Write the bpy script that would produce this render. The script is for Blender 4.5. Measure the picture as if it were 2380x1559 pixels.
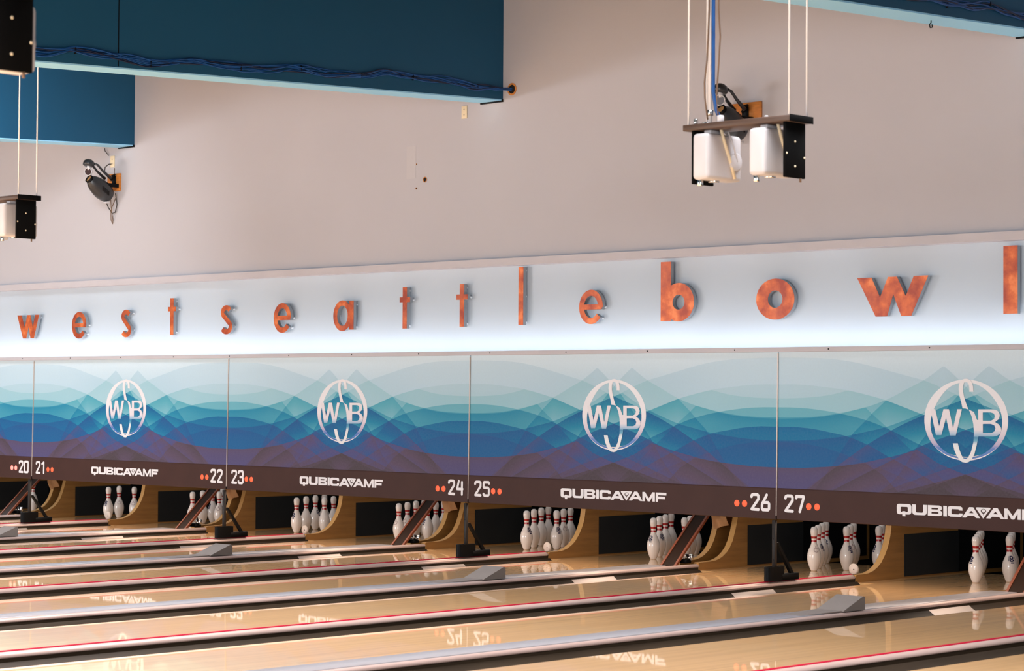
import bpy, bmesh, math, random
from mathutils import Vector, Matrix
from mathutils.geometry import tessellate_polygon

for o in list(bpy.data.objects):
    bpy.data.objects.remove(o)
SC = bpy.context.scene
COL = SC.collection
R = math.radians
WORD = dict(zip(range(16, 34), 'sixteen seventeen eighteen nineteen twenty twenty-one twenty-two twenty-three twenty-four twenty-five twenty-six twenty-seven twenty-eight twenty-nine thirty thirty-one thirty-two thirty-three'.split()))
random.seed(7)

# ------------------------------------------------------------------ camera
CX, CY, CZ = 21.14664, -14.04988, 1.51214
YAW, PIT, ROLL = 0.774134, 0.026207, 0.005873
cam_data = bpy.data.cameras.new('camera')
cam = bpy.data.objects.new('camera', cam_data)
COL.objects.link(cam)
fwd = Vector((-math.sin(YAW) * math.cos(PIT), math.cos(YAW) * math.cos(PIT), math.sin(PIT)))
right = Vector((math.cos(YAW), math.sin(YAW), 0))
up = right.cross(fwd)
r2 = right * math.cos(ROLL) + up * math.sin(ROLL)
u2 = -right * math.sin(ROLL) + up * math.cos(ROLL)
m3 = Matrix((r2, u2, -fwd)).transposed()
cam.matrix_world = Matrix.Translation((CX, CY, CZ)) @ m3.to_4x4()
cam_data.sensor_width = 36.0
cam_data.sensor_fit = 'HORIZONTAL'
cam_data.lens = 5186.7 / 2380 * 36
cam_data.shift_x = 0.00107
cam_data.clip_end = 200
cam_data.dof.use_dof = True
cam_data.dof.focus_distance = 19.5
cam_data.dof.aperture_fstop = 5.6
SC.camera = cam

# ------------------------------------------------------------------ colour management
SC.view_settings.view_transform = 'Standard'
SC.view_settings.look = 'None'
SC.view_settings.gamma = 1
SC.view_settings.use_curve_mapping = False
SC.view_settings.exposure = 0.95

# ------------------------------------------------------------------ world (daylight of the open hall around the lanes)
world = bpy.data.worlds.new('world')
SC.world = world
world.use_nodes = True
wb = world.node_tree.nodes['Background']
wb.inputs[0].default_value = (0.92, 0.96, 1.0, 1)
wb.inputs[1].default_value = 0.26


def area(name, loc, rot, size, size_y, power, color, spread=180):
    l = bpy.data.lights.new(name, 'AREA')
    l.shape = 'RECTANGLE'
    l.size = size
    l.size_y = size_y
    l.energy = power
    l.color = color
    l.spread = R(spread)
    o = bpy.data.objects.new(name, l)
    COL.objects.link(o)
    o.location = loc
    o.rotation_euler = rot
    return o


# window at the front left, lamp in the beam bay, and added fill lights
area('window_light', (-5, -21, 1.75), (R(90), 0, 0), 9, 1.5, 800, (0.96, 0.97, 1.0))
area('right_window_light', (18, -22, 2.0), (R(90), 0, 0), 9, 2.0, 680, (0.96, 0.97, 1.0))  # soft fill added for the faces turned to the right
area('bay_lamp', (4.9, -4.5, 4.7), (0, R(62), 0), 1.0, 3.0, 130, (0.92, 0.96, 1.0), 130)
for lx in (-1.0, 4.5, 10.0, 15.4):
    area('bay_lane_lamp', (lx, -5.2, 4.85), (0, 0, 0), 3.0, 5.0, 165, (0.98, 0.97, 1.0), 105)  # unseen fill added between the beams to brighten the lanes
for lx, ly in ((-2.0, -9.0), (4.0, -10.5), (10.0, -11.0), (16.0, -13.0)):
    area('lane_lamp', (lx, ly, 3.4), (0, 0, 0), 4.0, 2.5, 540, (0.98, 0.97, 1.0), 115)  # fill put in above the lanes to lift the wood


# ------------------------------------------------------------------ small helpers
def lin(c):
    c = c / 255.0
    return c / 12.92 if c <= 0.04045 else ((c + 0.055) / 1.055) ** 2.4


def rgb(r, g, b):
    return (lin(r), lin(g), lin(b), 1.0)


class NT:
    def __init__(self, name):
        self.m = bpy.data.materials.new(name)
        self.m.use_nodes = True
        self.t = self.m.node_tree
        self.b = self.t.nodes['Principled BSDF']

    def n(self, kind, **kw):
        nd = self.t.nodes.new(kind)
        for k, v in kw.items():
            setattr(nd, k, v)
        return nd

    def l(self, a, b):
        self.t.links.new(a, b)

    def math(self, op, a, b=None, clamp=False):
        nd = self.n('ShaderNodeMath', operation=op, use_clamp=clamp)
        for i, v in enumerate((a, b)):
            if v is None:
                continue
            if isinstance(v, (int, float)):
                nd.inputs[i].default_value = v
            else:
                self.l(v, nd.inputs[i])
        return nd.outputs[0]

    def mix(self, f, a, b):
        nd = self.n('ShaderNodeMix', data_type='RGBA')
        for i, v in ((0, f), (6, a), (7, b)):
            if isinstance(v, (int, float, tuple)):
                nd.inputs[i].default_value = v
            else:
                self.l(v, nd.inputs[i])
        return nd.outputs[2]

    def obj(self):
        return self.n('ShaderNodeTexCoord').outputs['Object']

    def noise(self, scale, detail=3, stretch=None, vec=None):
        v = vec or self.obj()
        if stretch:
            mp = self.n('ShaderNodeMapping')
            mp.inputs['Scale'].default_value = stretch
            self.l(v, mp.inputs['Vector'])
            v = mp.outputs[0]
        nz = self.n('ShaderNodeTexNoise')
        nz.inputs['Scale'].default_value = scale
        nz.inputs['Detail'].default_value = detail
        self.l(v, nz.inputs['Vector'])
        return nz.outputs['Fac']


def mat(name, col, rough=0.5, metal=0.0, var=0.12, scale=6.0, stretch=None, coat=0.0, coat_rough=0.03, spec=0.5, bump=0.0):
    k = NT(name)
    f = k.noise(scale, 4, stretch)
    f = k.math('MULTIPLY_ADD', f, 1.6)
    f.node.inputs[2].default_value = -0.3
    f.node.use_clamp = True
    dk = tuple(c * (1 - var) for c in col[:3]) + (1,)
    lt = tuple(min(1, c * (1 + var)) for c in col[:3]) + (1,)
    k.l(k.mix(f, dk, lt), k.b.inputs['Base Color'])
    k.b.inputs['Roughness'].default_value = rough
    k.b.inputs['Metallic'].default_value = metal
    k.b.inputs['Coat Weight'].default_value = coat
    k.b.inputs['Coat Roughness'].default_value = coat_rough
    k.b.inputs['Specular IOR Level'].default_value = spec
    if bump:
        bp = k.n('ShaderNodeBump')
        bp.inputs['Strength'].default_value = bump
        bp.inputs['Distance'].default_value = 0.01
        k.l(f, bp.inputs['Height'])
        k.l(bp.outputs[0], k.b.inputs['Normal'])
    return k.m


def emit_mat(name, col, strength, base=None):
    k = NT(name)
    k.b.inputs['Base Color'].default_value = base or col
    k.b.inputs['Emission Color'].default_value = col
    k.b.inputs['Emission Strength'].default_value = strength
    return k.m


M = {}
M['wall'] = mat('wall_paint', rgb(186, 184, 190), 0.75, var=0.03, scale=0.8, spec=0.3)
M['fascia'] = mat('fascia_paint', rgb(182, 194, 206), 0.6, var=0.02, scale=1.2, spec=0.3)
M['trim'] = mat('trim_paint', rgb(190, 186, 192), 0.6, var=0.05, scale=3)
M['beam'] = mat('blue_beam_paint', rgb(20, 78, 112), 0.6, var=0.05, scale=1.0, spec=0.3)
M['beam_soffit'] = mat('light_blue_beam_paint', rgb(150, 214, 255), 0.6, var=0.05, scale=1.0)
M['ceiling'] = mat('ceiling_paint', rgb(60, 62, 66), 0.8, var=0.05, scale=1.0)
M['black'] = mat('black_metal', rgb(10, 9, 9), 0.5, var=0.25, scale=9, spec=0.12)
M['black_matt'] = mat('black_cloth', rgb(9, 9, 10), 0.9, var=0.3, scale=7, spec=0.1)
M['pad'] = mat('black_pad', rgb(26, 27, 28), 0.6, var=0.25, scale=3, spec=0.3)
M['post'] = mat('black_post_steel', rgb(40, 34, 31), 0.45, var=0.2, scale=12, spec=0.25)
M['brown_plate'] = mat('brown_plate_metal', rgb(78, 58, 47), 0.5, var=0.15, scale=9)
M['white_plastic'] = mat('white_plastic', rgb(206, 202, 204), 0.4, var=0.03, scale=5)
M['cream_plastic'] = mat('cream_plastic', rgb(232, 214, 180), 0.5, var=0.04, scale=9)
M['chrome'] = mat('chrome_metal', rgb(215, 214, 212), 0.2, metal=1.0, var=0.05, scale=9)
M['rod'] = mat('white_rod_paint', rgb(240, 238, 240), 0.4, var=0.04, scale=9)
M['cable_blue'] = mat('blue_cable_jacket', rgb(6, 74, 140), 0.45, var=0.25, scale=14)
M['cable_navy'] = mat('navy_cable_jacket', rgb(8, 26, 60), 0.45, var=0.25, scale=14)
M['cable_dark'] = mat('dark_cable_jacket', rgb(46, 40, 38), 0.5, var=0.2, scale=14)
M['cable_tan'] = mat('tan_cable_jacket', rgb(112, 86, 66), 0.5, var=0.2, scale=14)
M['gutter'] = mat('gutter_plastic', rgb(50, 40, 30), 0.45, var=0.2, scale=4, stretch=(4, 0.6, 4), spec=0.08)
M['gutter_plate'] = mat('bright_gutter_plate', rgb(176, 162, 154), 0.36, metal=0.5, var=0.06, scale=6)  # lamp reflection in the gutters, put into a lighter colour
M['cap'] = mat('divider_cap_plastic', rgb(192, 164, 154), 0.33, metal=0.3, var=0.08, scale=3, stretch=(3, 0.4, 3), spec=0.6)
M['cap_flat'] = mat('return_cap_plastic', rgb(172, 166, 168), 0.28, metal=0.45, var=0.06, scale=3, stretch=(3, 0.4, 3), spec=0.7)
M['red'] = mat('red_strip', rgb(168, 12, 46), 0.6, var=0.12, scale=6, spec=0.2)
M['groove'] = mat('brown_groove', rgb(92, 62, 50), 0.5, var=0.12, scale=6)
M['wedge'] = mat('grey_wedge_plastic', rgb(122, 112, 106), 0.45, var=0.06, scale=18)
M['brown_band'] = mat('brown_print', rgb(66, 42, 37), 0.55, var=0.10, scale=5, spec=0.2)
M['white_print'] = mat('white_print', rgb(232, 226, 226), 0.4, var=0.02, scale=9)
M['orange_print'] = emit_mat('orange_dot_lens', rgb(255, 92, 52), 0.25)
M['pink_lamp'] = emit_mat('lit_red_dot_lens', rgb(255, 110, 100), 1.3)
M['silver_edge'] = mat('silver_edge_metal', rgb(196, 180, 170), 0.4, metal=0.2, var=0.1, scale=8)
M['letter_side'] = mat('letter_side_aluminium', rgb(150, 154, 160), 0.35, metal=0.5, var=0.08, scale=8)
M['standoff'] = mat('white_standoff', rgb(225, 230, 236), 0.25, var=0.02, scale=9)
M['pin'] = mat('pin_white', rgb(240, 226, 216), 0.25, var=0.05, scale=9, coat=0.5)
M['disc'] = mat('disc_plastic', rgb(196, 180, 168), 0.4, var=0.05, scale=20)
M['pin_red'] = mat('pin_red_band', rgb(176, 24, 26), 0.3, var=0.06, scale=20, coat=0.5)
M['pin_base'] = mat('pin_base_plastic', rgb(206, 180, 150), 0.4, var=0.06, scale=20)
M['pin_blue'] = mat('pin_blue_print', rgb(18, 18, 66), 0.35, var=0.06, scale=20)
M['pin_grey'] = mat('pin_grey_print', rgb(140, 92, 96), 0.35, var=0.06, scale=20)
M['rust_wood'] = mat('stained_rail_wood', rgb(112, 50, 18), 0.45, var=0.3, scale=8, stretch=(8, 1, 1))
M['dark_rail'] = mat('dark_rail_rubber', rgb(34, 18, 8), 0.5, var=0.35, scale=6, stretch=(9, 1, 1), spec=0.1)
M['canvas'] = mat('beige_canvas', rgb(186, 142, 100), 0.9, var=0.2, scale=10, bump=0.6)
M['board_orange'] = mat('orange_pine', rgb(206, 126, 52), 0.6, var=0.22, scale=5, stretch=(3, 1, 14))
M['scanner'] = mat('scanner_housing', rgb(40, 40, 42), 0.35, var=0.15, scale=9)
M['mirror'] = mat('dark_mirror', rgb(52, 32, 30), 0.25, spec=0.2, var=0.1, scale=9)
M['lens_amber'] = mat('amber_lens', rgb(176, 132, 84), 0.2, var=0.1, scale=9)
M['ply'] = mat('plywood_edge', rgb(196, 148, 84), 0.5, var=0.14, scale=6, stretch=(26, 1, 1))
M['hole'] = mat('dark_hole', rgb(16, 10, 8), 0.9, var=0.2, scale=9)
M['raw_edge'] = mat('raw_plaster_edge', rgb(196, 128, 62), 0.9, var=0.2, scale=30)
M['patch'] = mat('wall_patch_paint', rgb(190, 187, 191), 0.7, var=0.03, scale=3)
M['base_floor'] = mat('sub_floor', rgb(30, 28, 26), 0.8, var=0.2, scale=3)


def lane_wood(name, base, coat, hue):
    k = NT(name)
    geo = k.n('ShaderNodeNewGeometry')
    sep = k.n('ShaderNodeSeparateXYZ')
    k.l(geo.outputs['Position'], sep.inputs[0])
    bi = k.math('FLOOR', k.math('MULTIPLY', sep.outputs['X'], 1 / 0.027))
    wn = k.n('ShaderNodeTexWhiteNoise', noise_dimensions='1D')
    k.l(bi, wn.inputs['W'])
    # board pieces: each board is cut in lengths
    yl = k.math('FLOOR', k.math('ADD', k.math('MULTIPLY', sep.outputs['Y'], 0.62), k.math('MULTIPLY', wn.outputs['Value'], 7.0)))
    comb = k.n('ShaderNodeCombineXYZ')
    k.l(bi, comb.inputs[0])
    k.l(yl, comb.inputs[1])
    wn2 = k.n('ShaderNodeTexWhiteNoise', noise_dimensions='2D')
    k.l(comb.outputs[0], wn2.inputs['Vector'])
    grain = k.noise(3.0, 5, (30, 0.5, 5), geo.outputs['Position'])
    f = k.math('ADD', k.math('MULTIPLY', wn2.outputs['Value'], 0.55), k.math('MULTIPLY', grain, 0.6))
    f = k.math('SUBTRACT', f, 0.1, clamp=True)
    c = k.mix(f, tuple(x * (1 - hue) for x in base[:3]) + (1,), tuple(min(1, x * (1 + hue)) for x in base[:3]) + (1,))
    # now and then one darker board piece
    dark = k.math('GREATER_THAN', wn2.outputs['Value'], 0.975)
    c = k.mix(k.math('MULTIPLY', dark, 0.45), c, tuple(x * 0.55 for x in base[:3]) + (1,))
    # fine joint line between boards
    fr = k.math('FRACT', k.math('MULTIPLY', sep.outputs['X'], 1 / 0.027))
    ln = k.math('LESS_THAN', fr, 0.07)
    c = k.mix(k.math('MULTIPLY', ln, 0.4), c, tuple(x * 0.5 for x in base[:3]) + (1,))
    k.l(c, k.b.inputs['Base Color'])
    k.b.inputs['Roughness'].default_value = 0.38
    k.b.inputs['Coat Weight'].default_value = coat
    k.b.inputs['Coat Roughness'].default_value = 0.025
    k.b.inputs['Coat IOR'].default_value = 1.5
    return k.m


M['lane'] = lane_wood('lane_wood', rgb(224, 178, 124), 1.0, 0.14)


def kick_wood():
    k = NT('kickback_wood')
    f = k.noise(3.0, 5, (1, 0.8, 9))
    k.l(k.mix(f, rgb(108, 72, 34), rgb(170, 120, 62)), k.b.inputs['Base Color'])
    k.b.inputs['Roughness'].default_value = 0.4
    return k.m


M['kick'] = kick_wood()


def copper():
    k = NT('copper_patina')
    geo = k.n('ShaderNodeNewGeometry').outputs['Position']
    f = k.noise(9.0, 6, None, geo)
    g = k.noise(3.0, 4, None, geo)
    f2 = k.math('MULTIPLY', k.math('SUBTRACT', f, 0.34, clamp=True), 3.2, clamp=True)
    c = k.mix(f2, rgb(150, 52, 22), rgb(214, 104, 44))
    pale = k.math('MULTIPLY', k.math('SUBTRACT', f, 0.56, clamp=True), 6.0, clamp=True)
    c = k.mix(k.math('MULTIPLY', pale, 0.55), c, rgb(228, 140, 84))
    h = k.math('MULTIPLY', k.math('SUBTRACT', g, 0.5, clamp=True), 5.0, clamp=True)
    c = k.mix(k.math('MULTIPLY', h, 0.55), c, rgb(172, 86, 62))
    k.l(c, k.b.inputs['Base Color'])
    k.b.inputs['Metallic'].default_value = 0.2
    k.b.inputs['Roughness'].default_value = 0.42
    return k.m


M['copper'] = copper()


# ------------------------------------------------------------------ mesh builder
class MB:
    def __init__(self):
        self.v = []
        self.f = []
        self.sm = []

    def add(self, vs, fs, smooth=False):
        o = len(self.v)
        self.v += [tuple(p) for p in vs]
        self.f += [tuple(i + o for i in f) for f in fs]
        self.sm += [smooth] * len(fs)
        return self

    def box(self, x0, x1, y0, y1, z0, z1):
        vs = [(x, y, z) for x in (x0, x1) for y in (y0, y1) for z in (z0, z1)]
        return self.add(vs, [(0, 1, 3, 2), (4, 6, 7, 5), (0, 4, 5, 1), (2, 3, 7, 6), (0, 2, 6, 4), (1, 5, 7, 3)])

    def rbox(self, x0, x1, y0, y1, z0, z1, r, seg=3):
        """box with rounded edges"""
        bm = bmesh.new()
        bmesh.ops.create_cube(bm, size=1)
        for v in bm.verts:
            v.co = Vector(((x0 + x1) / 2 + v.co.x * (x1 - x0), (y0 + y1) / 2 + v.co.y * (y1 - y0), (z0 + z1) / 2 + v.co.z * (z1 - z0)))
        bmesh.ops.bevel(bm, geom=bm.edges[:], offset=r, segments=seg, affect='EDGES', profile=0.5)
        bm.verts.index_update()
        self.add([v.co.copy() for v in bm.verts], [[v.index for v in f.verts] for f in bm.faces], True)
        bm.free()
        return self

    def prism(self, loops, a0, a1, axis):
        """2-D outline (with holes) pushed along an axis: axis 'y' uses (x,z), 'x' uses (y,z), 'z' uses (x,y)"""
        if axis == 'y' and getattr(self, 'step', 0):
            self.count = getattr(self, 'count', 0) + 1
            a0 = a0 + self.step * self.count
            a1 = a1 - self.step * self.count * 0.5

        def P(p, a):
            if axis == 'y':
                return (p[0], a, p[1])
            if axis == 'x':
                return (a, p[0], p[1])
            return (p[0], p[1], a)
        tris = tessellate_polygon([[Vector((p[0], p[1], 0)) for p in l] for l in loops])
        flat = [p for l in loops for p in l]
        n = len(flat)
        vs = [P(p, a0) for p in flat] + [P(p, a1) for p in flat]
        fs = []
        for t in tris:
            p = [Vector(vs[i]) for i in t]
            nrm = (p[1] - p[0]).cross(p[2] - p[0])
            ax = 'xyz'.index(axis)
            t = tuple(t)
            if (nrm[ax] > 0) == (a0 < a1):
                t = t[::-1]
            fs.append(t)
            fs.append(tuple(i + n for i in t[::-1]))
        o = 0
        for l in loops:
            m = len(l)
            for i in range(m):
                j = (i + 1) % m
                fs.append((o + i, o + j, o + j + n, o + i + n))
            o += m
        return self.add(vs, fs)

    def flat(self, loops, y):
        """flat print in the x-z plane facing -y"""
        self.count = getattr(self, 'count', 0) + 1
        y = y - 0.00004 * self.count
        tris = tessellate_polygon([[Vector((p[0], p[1], 0)) for p in l] for l in loops])
        flat = [p for l in loops for p in l]
        vs = [(p[0], y, p[1]) for p in flat]
        fs = []
        for t in tris:
            p = [Vector(vs[i]) for i in t]
            fs.append(tuple(t) if (p[1] - p[0]).cross(p[2] - p[0]).y < 0 else tuple(t[::-1]))
        return self.add(vs, fs)

    def sweep(self, pts, rad, seg=8, cap=True):
        pts = [Vector(p) for p in pts]
        n = len(pts)
        rads = rad if isinstance(rad, (list, tuple)) else [rad] * n
        t0 = (pts[1] - pts[0]).normalized()
        ref = Vector((0, 0, 1)) if abs(t0.z) < 0.9 else Vector((1, 0, 0))
        a = t0.cross(ref).normalized()
        vs = []
        for i, p in enumerate(pts):
            t = (pts[min(i + 1, n - 1)] - pts[max(i - 1, 0)]).normalized()
            a = (a - t * a.dot(t)).normalized()
            b = t.cross(a)
            for k in range(seg):
                w = 2 * math.pi * k / seg
                vs.append(p + (a * math.cos(w) + b * math.sin(w)) * rads[i])
        fs = []
        for i in range(n - 1):
            for k in range(seg):
                k2 = (k + 1) % seg
                fs.append((i * seg + k, i * seg + k2, (i + 1) * seg + k2, (i + 1) * seg + k))
        self.add(vs, fs, True)
        if cap:
            o = len(self.v) - len(vs)
            self.f += [tuple(o + k for k in range(seg))[::-1], tuple(o + (n - 1) * seg + k for k in range(seg))]
            self.sm += [False, False]
        return self

    def lathe(self, prof, seg=28, origin=(0, 0, 0), axis=(0, 0, 1)):
        ax = Vector(axis).normalized()
        q = Vector((0, 0, 1)).rotation_difference(ax)
        o = Vector(origin)
        vs = []
        for r, h in prof:
            for k in range(seg):
                w = 2 * math.pi * k / seg
                vs.append(o + q @ Vector((r * math.cos(w), r * math.sin(w), h)))
        fs = []
        for i in range(len(prof) - 1):
            for k in range(seg):
                k2 = (k + 1) % seg
                fs.append((i * seg + k, i * seg + k2, (i + 1) * seg + k2, (i + 1) * seg + k))
        return self.add(vs, fs, True)

    def extr_y(self, prof, y0, y1, close=False):
        """open or closed (x,z) profile drawn along y"""
        n = len(prof)
        vs = [(x, y0, z) for x, z in prof] + [(x, y1, z) for x, z in prof]
        m = n if close else n - 1
        fs = [(i, (i + 1) % n, (i + 1) % n + n, i + n) for i in range(m)]
        return self.add(vs, fs, True)

    def build(self, name, material, parent=None, loc=None, sharp=None):
        me = bpy.data.meshes.new(name)
        me.from_pydata(self.v, [], self.f)
        me.validate()
        me.polygons.foreach_set('use_smooth', (self.sm + [False] * len(me.polygons))[:len(me.polygons)])
        me.update()
        if sharp is not None:
            me.set_sharp_from_angle(angle=R(sharp))
        me.materials.append(material)
        o = bpy.data.objects.new(name, me)
        COL.objects.link(o)
        if loc is not None:
            o.location = loc
        if parent is not None:
            o.parent = parent
        return o


def tag(o, label=None, cat=None, group=None, kind=None):
    if label:
        o['label'] = label
    if cat:
        o['category'] = cat
    if group:
        o['group'] = group
    if kind:
        o['kind'] = kind
    return o


def thing(name, loc, label, cat, group=None, rot=(0, 0, 0)):
    o = bpy.data.objects.new(name, None)
    COL.objects.link(o)
    o.empty_display_size = 0.1
    o.location = loc
    o.rotation_euler = rot
    return tag(o, label, cat, group)


def copy_tree(o, parent=None):
    c = o.copy()
    COL.objects.link(c)
    if parent is not None:
        c.parent = parent
        c.matrix_parent_inverse = o.matrix_parent_inverse.copy()
    for ch in [x for x in bpy.data.objects if x.parent == o]:
        copy_tree(ch, c)
    return c


# ------------------------------------------------------------------ measures of the place
P = 3.45316                  # one lane pair
ZT, ZB = 1.8554, 0.5395      # top and bottom of the mask panels
TILT = 0.0139
H = ZT - ZB
XA, XB = -12.0, 21.0         # how far the back wall is built
YW = 0.05                    # upper wall face
YF = -18.3                   # foul line
SLOPE = 0.04

# ------------------------------------------------------------------ room shell
MB().box(-14, 24, -24, 4.2, -0.30, -0.16).build('floor', M['base_floor'])['kind'] = 'structure'
w = MB().box(XA, XB, YW, 0.30, 2.70, 6.2).build('wall_back', M['wall'])
tag(w, kind='structure')
w = MB().box(XA, XB, 0.13, 0.30, 1.80, 2.70).build('wall_fascia', M['fascia'])
tag(w, kind='structure')
t = MB().box(XA, XB, 0.0, 0.13, 2.648, 2.712).build('trim_1', M['trim'])
tag(t, kind='structure')
t = MB().box(XA, XB, -0.050, -0.032, 1.856, 1.892)
t.box(XA, XB, -0.032, 0.13, 1.856, 1.866)
t = t.build('trim_2', M['trim'])
tag(t, kind='structure')
scr = MB()
x = -2.0
while x < 14:
    scr.lathe([(0.006, 0), (0.006, 0.0015), (0.0, 0.0015)], 8, (x, -0.050, 1.874), (0, -1, 0))
    x += 0.92
scr.build('screw_heads', M['hole'], t)
MB().box(-14, 24, 3.6, 3.8, -0.2, 2.0).build('wall_pit', M['black_matt'])['kind'] = 'structure'
c = MB()
c.add([(-14, -24, 5.75 - 24 * SLOPE), (24, -24, 5.75 - 24 * SLOPE), (24, 0.3, 5.75), (-14, 0.3, 5.75),
       (-14, -24, 5.95 - 24 * SLOPE), (24, -24, 5.95 - 24 * SLOPE), (24, 0.3, 5.95), (-14, 0.3, 5.95)],
      [(0, 1, 2, 3), (4, 7, 6, 5), (0, 4, 5, 1), (1, 5, 6, 2), (2, 6, 7, 3), (3, 7, 4, 0)])
c.build('ceiling', M['ceiling'])['kind'] = 'structure'

# light strip that washes the fascia from behind the lower ledge
led = MB().box(XA, XB, -0.030, 0.010, 1.866, 1.876).build('light_strip', emit_mat('cold_white_strip', (0.93, 0.965, 1.0, 1), 7.0))
tag(led, 'cold white light strip lying behind the ledge under the copper letters', 'light')


# ------------------------------------------------------------------ roof beams
def beam(xr, label, cable_pts=None, seam=None, hook=None):
    b = thing('ceiling_beam', (xr, YW, 4.12), label, 'beam')
    y1 = -20.0
    z1 = y1 * SLOPE
    wdt = 0.265
    top0, top1 = 1.62, 1.62 + z1

    def pris(x0, x1, a, bb, a1, b1, ya=0.0, yb=y1):
        vs = [(x0, ya, a), (x1, ya, a), (x1, ya, bb), (x0, ya, bb), (x0, yb, a1), (x1, yb, a1), (x1, yb, b1), (x0, yb, b1)]
        return MB().add(vs, [(0, 3, 2, 1), (4, 5, 6, 7), (0, 1, 5, 4), (2, 3, 7, 6), (1, 2, 6, 5), (0, 4, 7, 3)])
    pris(-wdt, 0, 0.012, top0, 0.012 + z1, top1).build('beam_body', M['beam'], b)
    pris(-wdt, 0, 0.0, 0.012, z1, 0.012 + z1, ya=-0.02).build('soffit_board', M['beam_soffit'], b)
    MB().box(-wdt - 0.004, 0.004, -0.02, 0.0, -0.012, 0.012).build('end_plate', M['black'], b)
    if seam:
        MB().box(0.0, 0.0015, seam - 0.004, seam + 0.004, 0.02 + seam * SLOPE, 1.5 + seam * SLOPE).build('joint', M['black'], b)
    if hook:
        hy, hx = hook
        MB().sweep([(hx, hy, hy * SLOPE), (hx, hy, hy * SLOPE - 0.015), (hx, hy - 0.018, hy * SLOPE - 0.03), (hx, hy - 0.01, hy * SLOPE - 0.05), (hx, hy + 0.015, hy * SLOPE - 0.045), (hx, hy + 0.012, hy * SLOPE - 0.025)], 0.004, 6).build('hook', M['black'], b)
    return b


beam(1.753, 'blue ceiling beam lowest at the left, ending above the wall lamp')
beam(7.245, 'wide dark blue ceiling beam in the middle with blue cables along its side', seam=-4.10 - YW)
beam(12.751, 'blue ceiling beam cut by the top right corner', hook=(-1.30, -0.14))


def cable_bundle(path, label, x, n, hole=None):
    b = thing('cable_bundle', (x, path[0][0], path[0][1]), label, 'cable')
    rnd = random.Random(int(x * 10))
    y0, z0 = path[0]
    fine = []
    for i in range(len(path) - 1):
        for k in range(6):
            t = k / 6
            t2 = t * t * (3 - 2 * t)
            fine.append((path[i][0] + (path[i + 1][0] - path[i][0]) * t, path[i][1] + (path[i + 1][1] - path[i][1]) * t2))
    fine.append(path[-1])
    for c in range(n):
        ph = [rnd.uniform(0, 6.28) for _ in range(3)]
        fr = [rnd.uniform(3.0, 5.0), rnd.uniform(6.0, 9.0)]
        pts = []
        for i, (y, z) in enumerate(fine):
            e = min(1, (len(fine) - 1 - i) / 5.0)
            off = 0.016 * math.sin(fr[0] * y + ph[0]) + 0.010 * math.sin(fr[1] * y + ph[1])
            ox = 0.006 + 0.010 * abs(math.sin(fr[0] * y * 0.7 + ph[2]))
            pts.append((ox, y - y0, z - z0 + off * (0.75 + 0.5 * e)))
        if hole:
            pts.append((hole[0] - x, hole[1] - y0, hole[2] - z0 + rnd.uniform(-0.012, 0.012)))
            pts.append((hole[0] - x + 0.02, 0.06 - y0, hole[2] - z0 + rnd.uniform(-0.01, 0.01)))
        MB().sweep(pts, 0.0058, 6).build('cable', M['cable_blue'] if c % 4 else M['cable_navy'], b)
    for y, z in path[1:-1:2]:
        MB().rbox(0.002, 0.02, y - y0 - 0.005, y - y0 + 0.005, z - z0 - 0.024, z - z0 + 0.024, 0.002, 1).build('cable_tie', M['black'], b)
    return b


cable_bundle([(-9.0, 3.84), (-7.6, 3.90), (-6.4, 3.93), (-5.4, 3.98), (-4.8, 4.000), (-4.499, 4.046), (-4.111, 4.046), (-3.811, 4.026), (-3.359, 4.100), (-2.931, 4.090), (-2.756, 4.097), (-2.307, 4.150), (-2.03, 4.141),
              (-1.651, 4.163), (-1.36, 4.215), (-1.061, 4.208), (-0.601, 4.232), (-0.284, 4.206), (-0.06, 4.214)],
             'bundle of blue cables strung along the middle ceiling beam into a wall hole', 7.247, 10, hole=(7.345, 0.035, 4.213))
cable_bundle([(-7.0, 3.95), (-5.0, 4.02), (-3.2, 4.09), (-2.2, 4.15), (-1.468, 4.161), (-1.288, 4.155), (-1.025, 4.177), (-0.756, 4.218), (-0.535, 4.207), (-0.311, 4.196), (-0.05, 4.2)],
             'bundle of blue cables on the beam at the top right corner', 12.753, 7)


# ------------------------------------------------------------------ holes, patches and sockets on the upper wall
def circle(r, n=24, cx=0, cz=0, rz=None, a0=0, a1=2 * math.pi):
    rz = rz or r
    full = abs(a1 - a0 - 2 * math.pi) < 1e-6
    m = n if full else n + 1
    return [(cx + r * math.cos(a0 + (a1 - a0) * i / n), cz + rz * math.sin(a0 + (a1 - a0) * i / n)) for i in range(m)]


def wall_hole(xx, zz, r, label):
    o = MB()
    o.prism([circle(r), circle(r * 0.72)], 0.0, -0.004, 'y')
    h = thing('wall_hole', (xx, YW, zz), label, 'hole')
    o.build('raw_rim', M['raw_edge'], h)
    MB().lathe([(0, 0.0015), (r * 0.74, 0.0015)], 20, (0, 0, 0), (0, -1, 0)).build('dark_opening', M['hole'], h)


wall_hole(7.357, 4.213, 0.055, 'round hole in the wall swallowing the blue cables')
wall_hole(6.244, 3.480, 0.026, 'small round hole in the bare wall below the double socket')
for zz, rr, ll in ((3.63, 0.007, 'upper tiny screw hole beside the faint wall patch'), (3.405, 0.010, 'lower tiny screw hole below the faint wall patch')):
    wall_hole(6.13 if zz > 3.5 else 6.13, zz, rr, ll)
p = MB().prism([[(5.995, 3.50), (6.12, 3.50), (6.12, 3.80), (5.995, 3.80)]], YW, YW - 0.0012, 'y').build('wall_patch', M['patch'])
tag(p, 'faint rectangular paint patch on the wall left of the small hole', 'patch')


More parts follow.
